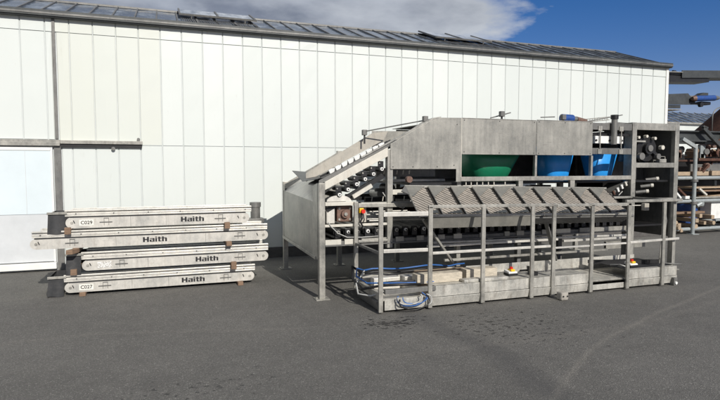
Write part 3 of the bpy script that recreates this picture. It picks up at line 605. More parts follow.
gw.cyl((7.10, FV+.14, 1.92), (7.10, FV+.24, 1.92), 0.20, 12); gw.box(6.78, 7.02, FV+.2, FV+.4, 1.72, 2.1); gw.beam((7.1, FV+.12, 1.95), (7.3, FV+.12, 1.80), .05, .05); gw.cyl((7.10, FV+.08, 1.92), (7.10, FV+.16, 1.92), 0.09, 12)
for k in range(9): a_ = k*2*math.pi/9; gw.beam((7.10+.17*math.cos(a_), FV+.2, 1.92+.17*math.sin(a_)), (7.10+.22*math.cos(a_), FV+.2, 1.92+.22*math.sin(a_)), .05, .05, up=(0, 1, 0))
gw = gw.build('star_wheel', 'black', mc)
for (u, h, r_) in ((7.10, 1.925, .05), (7.35, 1.94, .035), (7.19, 2.08, .024), (7.27, 1.80, .045), (6.93, 1.80, .055), (6.86, 2.09, .022), (7.02, 2.11, .022)):
    MB().cyl((u, FV+.06, h), (u, FV+.12, h), r_, 14).build('wheel_hub', 'framed' if r_ > .044 else 'cream', gw)
MB().box(6.78, 7.02, FV+.09, FV+.12, 2.02, 2.045).build('wheel_guard', 'frame', mc); MB().box(7.28, 7.42, FV+.05, FV+.14, 1.703, 1.76).build('bearing_block', 'frame', mc, .005)
x = MB(); x.tube([(7.2, FV+.1, 1.70), (7.2, FV+.1, 1.74), (7.44, FV+.1, 1.74), (7.44, FV+.1, 1.80), (7.28, FV+.1, 1.80)], .006, 6); x.build('guide_wire', 'frame', mc)
for (u, h) in ((7.27, 1.45), (7.165, 1.345), (7.07, 1.255)):
    r_ = MB().cyl((u-.13, FV+.18, h-.02), (u, FV+.10, h), .027, 14).build('outfeed_roller', 'framed', mc)
    MB().cyl((u, FV+.10, h), (u+.03, FV+.08, h+.003), .03, 14).build('bearing_cap', 'cream', r_)
# diagonal outfeed glimpsed left of the right-hand post
x = MB(); x.beam((6.22, FV+.2, 1.15), (6.64, FV+.2, 1.42), .3, .04); x.build('outfeed_bed', 'framed', mc)
for k in range(5):
    u = 6.27+k*.075; h = 1.20+k*.045
    MB().beam((u, FV+.03, h+.03), (u+.03, FV+.03, h-.03), .03, .025, up=(0, 1, 0)).build('outfeed_lug', random.choice(['rust', 'cream', 'whitebr']), mc, .003)
MB().box(5.95, 6.66, 6.28, 6.34, 1.165, 1.195).build('outfeed_rail', 'frame', mc, .003)
# middle belts and lower roller row ---------------------------------
MB().box(1.823, 2.245, FV+.003, FV+.05, 1.16, 1.205).build('guard_rail', 'cream', mc, .003)
MB().box(2.30, 3.6, FV+.03, FV+.08, 1.145, 1.19).build('guard_rail', 'frame', mc, .003)
MB().box(1.823, 2.65, FV+.02, FV+.06, 0.895, 0.925).build('guard_rail', 'cream', mc, .003)
MB().box(2.735, 3.0, FV+.06, FV+.12, 1.28, 1.345).build('guard_rail', 'cream', mc, .003)
x = MB(); n_ = 14
ptsA = [(1.89+.10*math.cos(math.pi*(0.0+k/n_))+.02, FV+.10, 1.10+.10*math.sin(math.pi*(k/n_))) for k in range(n_+1)]
x.prism([(1.86, FV+.08, .93), (1.97, FV+.08, .93), (1.97, FV+.08, 1.155), (1.86, FV+.08, 1.155)], (0, .04, 0)); x.build('drive_guard', 'stain', mc, .01)
MB().prism([(1.90+.16*math.cos(math.pi*k/14)+.12, FV+.06, 1.21+.075*math.sin(math.pi*k/14)) for k in range(15)], (0, .03, 0)).build('chain_cover', 'stain', mc)
gb = MB(); gb.box(2.0, 2.21, FV+.09, FV+.24, .95, 1.15); gb.cyl((2.10, FV+.05, 1.05), (2.10, FV+.10, 1.05), .05, 14); gb = gb.build('gearbox', 'brown', mc, .012)
x = MB()
for u, h in ((2.03, 1.12), (2.17, 1.12), (2.03, .98), (2.17, .98)): x.cyl((u, FV+.08, h), (u, FV+.092, h), .015, 8)
x.cyl((2.10, FV+.03, 1.05), (2.10, FV+.055, 1.05), .022, 10); x.build('gearbox_bolts', 'frame', gb)
MB().box(2.255, 2.375, FV+.05, FV+.06, .94, 1.125).build('switch_plate', 'tan', mc)
sw = MB().box(2.262, 2.318, FV-.02, FV+.05, 1.06, 1.125).build('emergency_switch', 'yellow', mc, .006); MB().cyl((2.30, FV-.06, 1.085), (2.30, FV-.02, 1.085), .026, 14).build('push_button', 'red', sw)
x = MB(); x.tube([(2.29, FV-.01, 1.06), (2.295, FV-.03, 1.0), (2.27, FV-.02, .95), (2.30, FV-.03, .90), (2.285, FV-.01, .86)], .011, 7); x.tube([(2.31, FV-.01, 1.06), (2.32, FV-.03, .98), (2.30, FV-.02, .93)], .007, 6); x.build('switch_cable', 'black', mc)
def inpanel(): pass
# inner steel rods that catch the sun
for k in range(7): MB().cyl((2.45, FV+.14+k*.085, .945+.012*k), (3.22, FV+.14+k*.085, .945+.012*k), .009, 8).build('inner_rod', 'stain', mc)
for k in range(8): MB().beam((2.46+k*.16, FV+.5, 1.17), (2.47+k*.16, FV+.5, 1.235), .01, .01).build('tick_bolt', 'cream', mc)
for k in range(5): MB().beam((2.82+k*.095, 6.9, 1.535), (2.83+k*.095, 6.9, 1.59), .012, .012).build('tick_bolt', 'cream', mc)
MB().box(2.75, 3.66, 7.0, 7.08, 1.50, 1.62).build('cross_beam', 'framed', mc); MB().box(2.75, 3.66, 6.7, 6.76, 1.44, 1.47).build('cross_strip', 'frame', mc)
MB().prism([(3.20, 7.4, 1.63), (3.22, 7.4, 1.63), (3.30, 7.4, 1.78), (3.28, 7.4, 1.78)], (0, .02, 0)).build('loose_strut', 'whitebr', mc)
MB().cyl((2.98, 6.40, 1.475), (2.98, 6.46, 1.475), .042, 18).build('hand_knob', 'brown', mc, .01)
MB().box(2.74, 7.5, 7.9, 7.93, 0.72, 1.08).build('inner_skirt', 'black', mc)
MB().box(1.83, 7.5, FV+.12, 7.85, 0.705, 0.73).build('lower_bed', 'black', mc)
rol = None
for k in range(36):
    u = 2.0+k*0.132
    if 2.55 < u < 2.76: continue
    if u > 6.5: break
    r_ = MB().cyl((u, FV+.09, .815), (u, 7.8, .815), .048, 14).build('bed_roller', 'black', mc)
    b_ = MB().box(u-.036, u+.036, FV+.055, FV+.088, .745, .865); b_.build('roller_bracket', 'black', r_, .004)
    MB().cyl((u, FV+.035, .825), (u, FV+.055, .825), .020 if k % 3 else .024, 12).build('bearing_cap', 'whitebr' if k % 2 else 'frame', r_)
    MB().cyl((u+.002, FV+.029, .822), (u+.002, FV+.036, .822), .012, 8).build('cap_bolt', 'ink', r_)
x = MB(); x.box(1.823, 6.66, FV, FV+.045, .655, .672); x.box(1.823, 6.66, FV+.03, FV+.045, .672, .715); x.build('bed_channel', 'framed', mc, .002)
plu = 1.825
for i, (a_, b_, m_) in enumerate([(1.825, 2.03, 'cream'), (2.075, 2.24, 'cream'), (2.30, 2.64, 'frame'), (2.77, 2.88, 'frame'), (3.07, 3.17, 'frame'), (3.38, 3.48, 'frame'), (3.62, 3.74, 'cream'), (4.02, 4.12, 'frame'), (4.42, 4.50, 'frame'), (4.62, 4.74, 'frame'), (5.05, 5.15, 'frame'), (5.3, 5.55, 'cream'), (5.72, 6.6, 'frame')]):
    MB().box(a_, b_, FV+.012, FV+.03, .675, .738).build('channel_plate', m_, mc)
MB().box(2.0, 7.5, 7.95, 8.02, .64, .72).build('rear_bed_channel', 'frame', mc, .002)
x = MB(); x.tube([(1.86, FV+.02, .96), (1.90, FV-.0, .90), (1.98, FV-.01, .82), (2.10, FV-.01, .765), (2.3, FV+.0, .755), (2.55, FV+.01, .76)], .006, 6); x.build('drooping_cable', 'greyhose', mc)
rc_ = random.Random(11)
for k in range(44):
    u = rc_.uniform(2.8, 6.3); v = rc_.uniform(6.9, 8.2); h = rc_.uniform(.9, 1.35)
    if k % 2: MB().beam((u, v, h), (u+rc_.uniform(.1, .7), v+rc_.uniform(-.1, .1), h+rc_.uniform(-.06, .06)), .04, .05).build('inner_strut', rc_.choice(['framed', 'rust', 'black', 'frame']), mc)
    else: MB().cyl((u, v, h), (u, v+.35, h), rc_.uniform(.03, .07), 12).build('inner_roller', rc_.choice(['framed', 'black', 'stain']), mc)
for k in range(9):
    u = 2.7+k*.45; x = MB(); x.tube([(u, FV+.3, 1.3), (u+.1, FV+.28, 1.12+rc_.uniform(-.05, .05)), (u+.3, FV+.3, 1.08), (u+.5, FV+.3, 1.25)], .008, 6); x.build('inner_cable', rc_.choice(['black', 'greyhose']), mc)
for (u, h) in [(2.72, 1.64), (3.0, 1.64), (3.35, 1.64), (3.6, 1.66), (3.75, 2.26), (3.75, 1.84), (4.3, 1.83), (4.87, 1.83), (4.87, 2.26), (4.95, 1.83), (4.95, 2.27), (5.4, 1.83), (5.86, 1.83), (5.86, 2.27), (4.3, 2.26), (5.4, 2.27), (3.64, 2.2)]:
    MB().cyl((u, FV-.004, h), (u, FV+.001, h), .007, 8).build('panel_rivet', 'darkflap', mc)
# row of cleated grader trays hung on the front --------------------
TU0, TU1 = 2.83, 6.06; TV0, TH0 = 6.22, 1.385; TV1, TH1 = 5.72, 1.075     # upper-back and lower-front edges
NB = 10; bw = (TU1-TU0)/NB
def tp(u, s_, off=0.0):
    n_ = Vector((0, -(TH0-TH1), TV0-TV1)).normalized(); dh = -(u-TU0)*0.022
    return Vector((u, TV0+(TV1-TV0)*s_, TH0+(TH1-TH0)*s_+dh))+n_*off
SH = 0.0
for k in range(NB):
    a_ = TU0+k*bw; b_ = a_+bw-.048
    shx = -0.055                                   # the bays are raked: their lower end sits further left
    # backing sheet with raised slats running diagonally across it
    x = MB(); x.prism([tp(a_, 0, 0), tp(b_, 0, 0), tp(b_+shx, 1, 0), tp(a_+shx, 1, 0)], (0, .002, -.004)); bay = x.build('grader_tray', 'traydark', mc)
    x = MB(); jj = random.uniform(0, .03)
    for q in range(-4, 10):
        t0 = q*.105+jj+random.uniform(-.006, .006); sA, sB = 0.03, 0.965
        if t0+.45*sA < 0.01: sA = (0.01-t0)/.45
        if t0+.45*sB > .97: sB = (.97-t0)/.45
        if sB-sA < .06: continue
        P = [a_+(b_-a_)*s_+shx*(t0+.45*s_) for s_ in (sA, sB)]
        x.beam(tp(P[0], t0+.45*sA, .006), tp(P[1], t0+.45*sB, .006), .030, .005, up=(0, -.53, .85))
    x.build('tray_slats', 'traymat', bay)
    # smooth upper gusset
    e = Vector((0, .002, -.003)); pts = [tp(a_, 0.0, .022), tp(b_, 0.0, .022), tp(a_+shx*.42, .42, .022)]
    MB().prism(pts, e).build('tray_gusset', 'gusset', bay)
    MB().prism([tp(a_+shx*1.0+.05, .975, .016), tp(b_+shx*1.0, .975, .016), tp(b_+shx*.86, .86, .016)], e).build('tray_shadow_wedge', 'darkflap', bay)  # dark wedge shaped like the shadow in the bay's lower corner
    # bright folded lip along the left edge, black strip painting the shaded slot to its left
    x = MB(); x.beam(tp(a_, 0.0, .010), tp(a_+shx, 1.0, .010), .006, .02); x.build('tray_lip', 'frame', bay)
    x = MB(); x.beam(tp(b_+.022, 0.0, -.02), tp(b_+.022+shx, 1.0, -.02), .06, .012); x.build('tray_slot_shade', 'slotshade', bay)
x = MB(); x.beam(tp(TU0, -.03, .0), tp(TU1, -.03, .0), .03, .03); x.build('tray_top_rail', 'frame', mc, .003)
x = MB(); x.beam(tp(TU0-.05, 1.03, -.0), tp(TU1-.06, 1.03, -.0), .03, .03); x.build('tray_bottom_rail', 'frame', mc, .003)
x = MB(); x.prism([tp(TU0-.10, .20, .02), tp(TU0, -.01, .02), tp(TU0+.12, .02, .02), tp(TU0+.16, .15, .02), tp(TU0+.02, .40, .02)], (0, .01, -.01)); x.build('tray_end_plate', 'framed', mc)
x = MB(); x.hexa([(2.93, 5.74, .91), (4.42, 5.74, .89), (4.40, 5.80, .89), (2.93, 5.80, .91), (2.93, 5.70, 1.045), (4.42, 5.70, 1.015), (4.42, 5.705, 1.015), (2.93, 5.705, 1.045)]); x.build('tray_apron', 'gusset', mc)
for k in range(5): MB().cyl((4.42, 5.73+k*.05, .99-k*.022), (6.06, 5.73+k*.05, .965-k*.022), .017, 10).build('spiral_roller', 'framed', mc)
for u in (3.2, 4.0, 5.0, 5.9): MB().beam((u, 6.3, 1.30), (u, 5.78, .98), .03, .03).build('tray_arm', 'framed', mc)
MB().beam((2.93, 5.9, 1.0), (3.46, 6.1, .40), .035, .03).build('diagonal_brace', 'frame', mc, .003); MB().beam((4.72, 5.9, .97), (5.12, 6.15, .33), .05, .03).build('diagonal_brace', 'framed', mc, .003)
MB().box(3.15, 5.2, 6.20, 6.24, .60, .63).build('lower_tie_bar', 'stain', mc, .003); MB().box(5.3, 6.5, 6.20, 6.24, .57, .60).build('lower_tie_bar', 'stain', mc, .003)
MB().box(3.45, 6.2, 6.30, 6.34, .385, .415).build('lower_tie_bar', 'frame', mc, .003)
# rods and clamps along the top ------------------------------------
def rod(a_, b_, cl, h_, nm='top_rod'):
    r_ = MB().cyl(a_, b_, .008, 8).build(nm, 'framed', mc)
    for c in cl: MB().box(c[0]-.032, c[0]+.032, c[1]-.03, c[1]+.03, c[2]-.045, c[2]+.03).build('rod_clamp', 'framed', r_, .006); MB().box(c[0]-.01, c[0]+.01, c[1]-.01, c[1]+.01, c[2]-.16, c[2]-.045).build('clamp_stem', 'black', r_)
rod((2.50, 6.9, 2.11), (3.42, 6.45, 2.29), [(2.535, 6.9, 2.11), (3.22, 6.45, 2.275)], 0)
rod((4.25, 6.5, 2.315), (4.58, 6.5, 2.40), [(4.38, 6.42, 2.375)], 0)
rod((5.17, 6.6, 2.36), (5.42, 6.6, 2.375), [(5.49, 6.5, 2.37)], 0)
rod((5.93, 6.5, 2.315), (6.5, 6.4, 2.42), [], 0)
mt = MB(); mt.cyl((5.56, 6.62, 2.365), (5.76, 6.62, 2.36), .058, 14); mt = mt.build('top_motor', 'bluepaint', mc); MB().cyl((5.76, 6.62, 2.355), (5.83, 6.62, 2.355), .04, 12).build('motor_flange', 'framed', mt); MB().cyl((5.83, 6.62, 2.345), (6.02, 6.62, 2.33), .05, 14, .03).build('motor_housing', 'brown', mt)
x = MB()
for k in range(16): x.cyl((6.55+k*.055, 7.6, 2.37+k*.006), (6.55+k*.055, 7.6, 2.42+k*.006), .005, 5)
x.cyl((6.5, 7.6, 2.42), (7.42, 7.6, 2.52), .008, 6); x.cyl((6.5, 7.6, 2.37), (7.42, 7.6, 2.47), .008, 6); x.build('wire_guard', 'frame', mc)
MB().prism([(6.5, 7.66, 2.30), (8.35, 7.66, 2.30), (8.35, 7.66, 2.42), (7.6, 7.66, 2.44), (6.5, 7.66, 2.32)], (0, .02, 0)).build('rear_fascia', 'framed', mc)

# ================================================================== WORK PLATFORM
pf = thing('work_platform', (4.4, 5.9, 0), 'low galvanised work platform with a railing along the front of the machine', 'platform')
PV = 5.50; PB = 6.30; PU0 = 2.22; PU1 = 6.66
MB().box(2.27, PU1-.01, PV+.06, PB-.06, .13, .15).build('deck_plate', 'deck', pf)
def fascia(a_, b_, mat='deck'):
    x = MB(); x.box(a_, b_, PV+.02, PV+.026, .135, .268); x.box(a_, b_, PV+.02, PV+.075, .262, .268)
    x.hexa([(a_, PV+.03, .03), (b_, PV+.03, .03), (b_, PV+.036, .03), (a_, PV+.036, .03), (a_, PV+.010, .128), (b_, PV+.010, .128), (b_, PV+.017, .132), (a_, PV+.017, .132)])
    x.build('front_fascia', mat, pf, .002)
MB().box(2.27, 2.81, PV+.02, PV+.03, .03, .15).build('front_fascia', 'deck', pf, .002)
MB().box(2.27, 2.90, PV-.0, PV+.05, .215, .268).build('end_rail', 'framed', pf, .003)
fascia(2.86, 3.50); fascia(3.555, 4.20); fascia(4.255, 4.52); fascia(4.575, 5.115); fascia(5.785, 6.35); fascia(6.40, PU1)
MB().box(5.17, 5.73, PV+.03, PV+.04, .03, .10).build('step_fascia', 'deck', pf, .002)
x = MB()
for k in range(40): x.box(5.17+k*.014, 5.176+k*.014, PV+.05, PV+.5, .135+.0, .145+.0)
for k in range(6): x.box(5.17, 5.73, PV+.07+k*.08, PV+.078+k*.08, .147, .152)
x.build('step_grating', 'frame', pf)
MB().box(2.27, PU1, PB-.05, PB-.044, .05, .315).build('rear_fascia', 'deck', pf, .002)
MB().hexa([(2.22, PV+.055, .02), (2.265, PV+.055, .02), (2.265, PB, .02), (2.22, PB, .02), (2.18, PV+.055, .13), (2.265, PV+.055, .13), (2.265, PB, .13), (2.18, PB, .13)]).build('end_step', 'framed', pf, .003)
MB().box(2.22, 2.26, PV+.06, PB, .135, .22).build('end_fascia', 'frame', pf, .003)
MB().box(PU1-.005, PU1+.001, PV+.03, PB, .03, .268).build('end_fascia', 'deck', pf)
MB().box(5.80, PU1-.01, PV+.08, PB-.1, .255, .266).build('rubber_mat', 'rubber', pf)
MB().box(2.9, 5.1, PV+.08, PV+.30, .235, .262).build('kick_board', 'deck', pf, .003)
rp_ = [(2.19, 1.225), (2.80, 1.215), (3.50, 1.195), (4.20, 1.19), (4.52, 1.19), (5.12, 1.18), (5.73, 1.19), (6.35, 1.19)]
for i, (u, ht) in enumerate(rp_):
    MB().box(u, u+.05, PV-.01, PV+.018, .02, ht-.03).build('railing_post', 'frame', pf, .003)
MB().box(PU1-.05, PU1, PV+.06, PV+.11, .15, 1.17).build('railing_post', 'frame', pf, .003)
MB().box(2.19, 2.24, PB+.02, PB+.06, .10, 1.205).build('railing_post', 'frame', pf, .003)
MB().box(PU1-.05, PU1, PB+.0, PB+.04, .10, 1.17).build('railing_post', 'frame', pf, .003)
def rail(a_, b_, v0, h0, h1=None, th=.035, m_='frame'):
    h1 = h0 if h1 is None else h1
    MB().hexa([(a_, v0, h0-th), (b_, v0, h1-th), (b_, v0+.035, h1-th), (a_, v0+.035, h0-th), (a_, v0, h0), (b_, v0, h1), (b_, v0+.035, h1), (a_, v0+.035, h0)]).build('rail', m_, pf, .004)
rail(2.80, 4.575, PV-.010, 1.205, 1.185, .036); rail(4.58, 5.80, PV-.010, 1.175, 1.165); rail(5.70, PU1+.03, PV-.010, 1.205, 1.20, .036)
rail(2.245, 2.795, PV-.006, 1.14, 1.135, .05, 'stain'); rail(2.245, 2.795, PV-.006, .725, .715, .04, 'stain')
rail(2.855, 4.50, PV-.004, .665, .665, .03, 'stain'); rail(4.575, 5.11, PV-.004, .635, .635, .022, 'stain'); rail(5.175, 5.72, PV-.004, .640, .640, .022, 'stain'); rail(5.79, PU1, PV-.004, .65, .665, .03, 'stain')
rail(2.245, 3.4, PB+.024, 1.185, 1.165, .05, 'frame'); rail(3.3, 6.6, PB+.024, .655, .615, .03, 'stain')
rail(2.245, 2.65, PB+.024, .72, .72, .03, 'frame')
MB().beam((PU1-.02, PV+.03, 1.17), (PU1-.02, PB+.02, 1.17), .035, .035).build('rail', 'frame', pf, .003)
MB().beam((2.215, PV+.03, .68), (2.215, PB+.02, .68), .03, .03).build('rail', 'framed', pf, .003)
for (u, vv, mat) in ((4.56, 5.28, 'concrete'),):
    x = MB(); x.box(u-.045, u+.065, vv+.02, vv+.12, 0, .105); sf = x.build('support_foot', mat, pf, .02)
    for du in (-.02, .04): MB().cyl((u+du, vv+.012, .055), (u+du, vv+.02, .055), .010, 8).build('foot_bolt', 'ink', sf)
MB().box(PU1-.10, PU1-.04, PV-.03, PV+.03, 0, .11).build('support_foot', 'framed', pf, .004)
MB().cyl((PU1-.07, PV-.045, .04), (PU1-.07, PV-.03, .04), .02, 10).build('foot_bolt', 'whitebr', pf)
for u in (2.30, 3.55, 5.75): MB().box(u, u+.06, PB-.25, PB-.05, 0, .128).build('support_foot', 'framed', pf)
x = MB(); x.beam((5.80, 5.9, 1.10), (6.30, 5.78, 1.10), .012, .012); x.build('latch_rod', 'stain', pf); MB().box(6.26, 6.34, 5.72, 5.78, 1.03, 1.13).build('latch_block', 'tan', pf, .005)
x = MB(); x.tube([(6.42, 5.55, 1.12), (6.45, 5.53, .9), (6.40, 5.53, .6), (6.41, 5.55, .40), (6.50, 5.6, .30), (6.62, 5.55, .29), (6.73, 5.5, .285)], .010, 7); x.build('guide_cable', 'framed', pf)
x = MB(); x.tube([(6.62, 5.7, 1.1), (6.5, 5.62, .85), (6.45, 5.6, .6), (6.42, 5.6, .3)], .010, 7); x.build('guide_cable', 'stain', pf)

# hoses and loose things on the platform
def coil(cu, cv, ch, ru, rh, n_, ph=0.0, wob_=0.02, t0=0, t1=2*math.pi):
    return [(cu+ru*math.cos(t0+(t1-t0)*k/n_), cv+wob_*.5*math.sin(2*k/n_*6.28+ph), ch+rh*math.sin(t0+(t1-t0)*k/n_)+.004*math.sin(k*.7+ph)) for k in range(n_+1)]
x = MB(); run = [(2.28+k*.12, 6.22+.015*math.sin(k*1.7), .36+.012*math.sin(k*1.1)-.0) for k in range(10)]+[(3.48+k*.12, 6.24+.015*math.sin(k), .335+.018*math.sin(k*.9)) for k in range(3)]
x.tube(run, .010, 8)
x.tube([(2.28, 6.22, .36), (2.17, 6.18, .40), (2.12, 6.05, .33), (2.20, 5.9, .27), (2.36, 5.78, .285), (2.6, 5.72, .28), (2.9, 5.66, .285), (3.2, 5.7, .28)], .009, 8)
x.tube(coil(2.58, 5.47, .155, .18, .085, 26, 0.5, .015, math.pi*.86, 2.25*math.pi), .0065, 7); x.tube(coil(2.62, 5.455, .165, .155, .07, 24, 1.5, .012, math.pi*.95, 2.1*math.pi), .006, 7)
tag(x.build('blue_hose', 'hose', loc=(2.6, 5.6, .02)), 'blue hose looped over the left end of the platform', 'hose')
x = MB(); x.tube([(p[0], p[1]-.03, p[2]-.035) for p in run], .013, 8)
x.tube([(2.25, 6.2, .33), (2.12, 6.2, .42), (2.08, 6.08, .30), (2.15, 5.92, .20), (2.3, 5.7, .275), (2.5, 5.62, .29), (2.75, 5.6, .28)], .016, 8)
x.tube([(2.3, 5.8, .28), (2.55, 5.75, .295), (2.85, 5.74, .285), (3.1, 5.75, .28)], .014, 8); x.tube(coil(2.60, 5.44, .13, .19, .095, 26, 2.5, .02, math.pi*.9, 2.2*math.pi), .008, 7)
tag(x.build('black_cable', 'black', loc=(2.6, 5.7, .05)), 'black cable running along and hanging off the left end of the platform', 'cable')
x = MB(); x.tube([(2.24, 6.1, .38), (2.10, 6.0, .25), (2.09, 5.9, .15), (2.18, 5.72, .16), (2.3, 5.6, .22)], .010, 7); x.tube(coil(2.55, 5.45, .17, .15, .075, 24, .9, .015, math.pi*.95, 2.15*math.pi), .008, 7); x.tube(coil(2.72, 5.45, .13, .10, .075, 16, .9, .01, -1.2, 1.2), .007, 6)
tag(x.build('grey_cable', 'greyhose', loc=(2.5, 5.6, .05)), 'thin pale grey cable tangled with the blue hose at the platform end', 'cable')
def block(name, mat, u0, u1, v0, v1, h0, h1, lab, cat, grp=None, rz=0.0, bev=.004):
    cx_, cy_ = (u0+u1)/2, (v0+v1)/2
    x = MB().box(u0, u1, v0, v1, h0, h1)
    if rz:
        for i, p in enumerate(x.v): d = p-Vector((cx_, cy_, 0)); x.v[i] = Vector((cx_+d.x*math.cos(rz)-d.y*math.sin(rz), cy_+d.x*math.sin(rz)+d.y*math.cos(rz), p.z))
    return tag(x.build(name, mat, bev=bev, loc=(cx_, cy_, h0)), lab, cat, grp)
block('timber_beam', 'woodp', 2.74, 3.34, 5.66, 5.80, .265, .375, 'pale timber beam on the platform behind the second railing post', 'timber', 'timber beams on the platform')
block('timber_beam', 'woodp', 3.42, 3.86, 5.70, 5.84, .265, .385, 'pale timber beam right of the rusty streak, behind the third railing post', 'timber', 'timber beams on the platform')
block('timber_beam', 'woodl', 2.90, 3.60, 6.00, 6.10, .15, .34, 'longer pale plank at the back of the platform, behind the others', 'timber', 'timber beams on the platform')
block('steel_plate', 'deck', 3.30, 3.92, 5.545, 5.65, .268, .30, 'flat grey steel plate resting on the front edge of the platform', 'plate', rz=.01)
block('steel_box_section', 'stain', 2.32, 2.66, 5.98, 6.10, .15, .30, 'white topped steel section behind the coiled hose', 'steel section')
block('steel_box_section', 'stain', 2.69, 2.86, 5.90, 6.05, .15, .31, 'short bright steel section between the coiled hose and the timber beams', 'steel section')
def ctrl(u, v, h, lab, rz=0.0):
    t_ = thing('control_box', (u, v, h), lab, 'control box', 'control boxes on the platform')
    MB().box(u-.068, u+.068, v-.06, v+.06, h, h+.032).build('base', 'black', t_, .006)
    MB().hexa([(u-.066, v-.058, h+.032), (u+.066, v-.058, h+.032), (u+.066, v+.058, h+.032), (u-.066, v+.058, h+.032), (u-.062, v-.05, h+.052), (u+.062, v-.05, h+.052), (u+.062, v+.055, h+.07), (u-.062, v+.055, h+.07)]).build('housing', 'whitebr', t_, .005)
    p_ = MB().box(u-.022, u+.035, v-.045, v+.03, h+.054, h+.082).build('switch_plate', 'yellow', t_, .005)
    MB().cyl((u+.0, v-.01, h+.08), (u+.0, v-.012, h+.108), .021, 14).build('push_button', 'red', t_)
    return t_
ctrl(4.10, 5.76, .262, 'yellow and red emergency stop box near the middle of the platform')
ctrl(5.98, 5.66, .268, 'emergency stop box with a red knob at the right end of the platform')
x = MB(); x.tube([(5.9, 5.68, .285), (5.84, 5.62, .29), (5.82, 5.7, .30), (5.88, 5.78, .28), (5.80, 5.85, .275)], .010, 6); tag(x.build('white_cable', 'greyhose', loc=(5.85, 5.7, .268)), 'pale cable curled beside the right emergency stop box', 'cable')
tag(MB().beam((5.65, 6.1, .285), (6.55, 5.72, .30), .05, .05).build('black_bar', 'black', loc=(6.1, 5.9, .27)), 'black bar lying diagonally on the right end of the platform', 'bar')
x = MB(); x.box(4.36, 4.56, 5.9, 5.93, .262, .285); x.beam((4.38, 5.75, .275), (4.62, 6.1, .275), .035, .03); x.box(4.33, 4.41, 5.62, 5.70, .262, .31); tag(x.build('steel_bracket', 'black', loc=(4.45, 5.8, .262)), 'black bent bracket right of the middle emergency stop box', 'bracket')

# ================================================================== STORAGE RACK (right)
rk = thing('storage_rack', (13.3, 10.1, 0), 'pipe storage rack crowded with timber and machine parts at the right edge', 'rack')
RU0 = 11.30; RU1 = 17.5; R0 = 9.60; R1 = 11.0
for (u, v) in ((11.98, R0-.06), (11.98, R1), (14.6, R0-.06), (14.6, R1), (17.2, R0-.06), (17.2, R1)):
    p_ = MB().cyl((u, v, 0.01), (u, v, 2.12), .045, 14).build('rack_post', 'pipe', rk)
    x = MB(); x.box(u-.1, u+.1, v-.1, v+.1, 0, .012)
    x.build('base_plate', 'pipe', p_)
    for h in (.76, 1.30): MB().cyl((u, v, h-.03), (u, v, h+.03), .08, 12).build('post_collar', 'framed', p_)
MB().beam((11.98, R0-.06, 2.10), (11.60, R0-.0, 2.30), .08, .08).build('corner_brace', 'pipe', rk)
for h in (.12, .80, 1.36):
    for v in (R0, R1-.1): MB().cyl((RU0, v, h), (RU1, v, h), .045, 14).build('shelf_beam', 'pipe', rk)
for h in (.06, .74, 1.30):
    for u in (11.98, 13.3, 14.6, 15.9, 17.2): MB().box(u-.04, u+.04, R0+.05, R1-.1, h-.02, h+.05).build('shelf_bearer', 'beamg', rk)
x = MB(); x.box(RU0, RU1, R0-.02, R0+.16, 2.47, 2.50); x.box(RU0, RU1, R0+.06, R0+.08, 2.27, 2.47); x.box(RU0, RU1, R0-.02, R0+.16, 2.24, 2.27); x.build('top_beam', 'beamg', rk)
MB().box(RU0, RU1, R1-.02, R1+.16, 2.26, 2.48).build('top_beam', 'beamg', rk)
MB().box(12.95, 13.0, R0-.06, R0+.10, 2.22, 2.52).build('beam_splice', 'frame', rk)
MB().box(RU0, RU1, R1+.25, R1+.29, 0.0, 1.98).build('rear_shade_sheet', 'black', rk)  # black sheet added to give the shade between the shelves
# goods on it
G = 'goods stored on the pipe rack'
def good(name, mat, u0, u1, v0, v1, h0, h1, lab, cat, rz=0): return block(name, mat, u0, u1, v0, v1, h0, h1, lab, cat, G, rz)
good('wooden_plank', 'woodl', 11.35, 11.94, R0+.02, R0+.14, 1.42, 1.51, 'short pale plank on the upper rack shelf left of the pipe post', 'plank')
good('wooden_plank', 'woodl', 12.06, 12.55, R0+.02, R0+.16, 1.42, 1.52, 'short pale plank on the upper rack shelf right of the pipe post', 'plank')
good('wooden_plank', 'woodl', 12.66, 13.6, R0+.02, R0+.16, 1.42, 1.53, 'longer pale plank on the upper rack shelf at the photo edge', 'plank')
good('wooden_plank', 'wood', 11.4, 13.8, R0+.20, R0+.40, 1.42, 1.47, 'long brown board behind the short planks on the upper rack shelf', 'plank')
good('cardboard_sheet', 'woodl', 12.05, 13.9, R0+.06, R0+.55, 1.10, 1.14, 'light brown board lying highest on the middle rack shelf', 'board', .03)
good('wooden_board', 'wood', 12.2, 13.9, R0+.04, R0+.5, 1.02, 1.06, 'brown board under the lightest one on the middle rack shelf', 'board', -.02)
x = MB(); x.hexa([(12.45, R0+.1, .87), (14.0, R0+.05, .87), (14.0, R0+.6, .87), (12.6, R0+.6, .87), (12.45, R0+.1, .89), (14.0, R0+.05, .99), (14.0, R0+.6, 1.0), (12.6, R0+.6, .92)])
tag(x.build('wooden_board', 'woodl', loc=(13.2, 9.9, .86), bev=.004), 'wide tan board sloping up to the right on the middle rack shelf', 'board', G)
good('steel_sheet', 'frame', 12.05, 13.9, R0-.02, R0+.05, .862, .90, 'pale steel strip along the front of the middle rack shelf', 'steel strip')
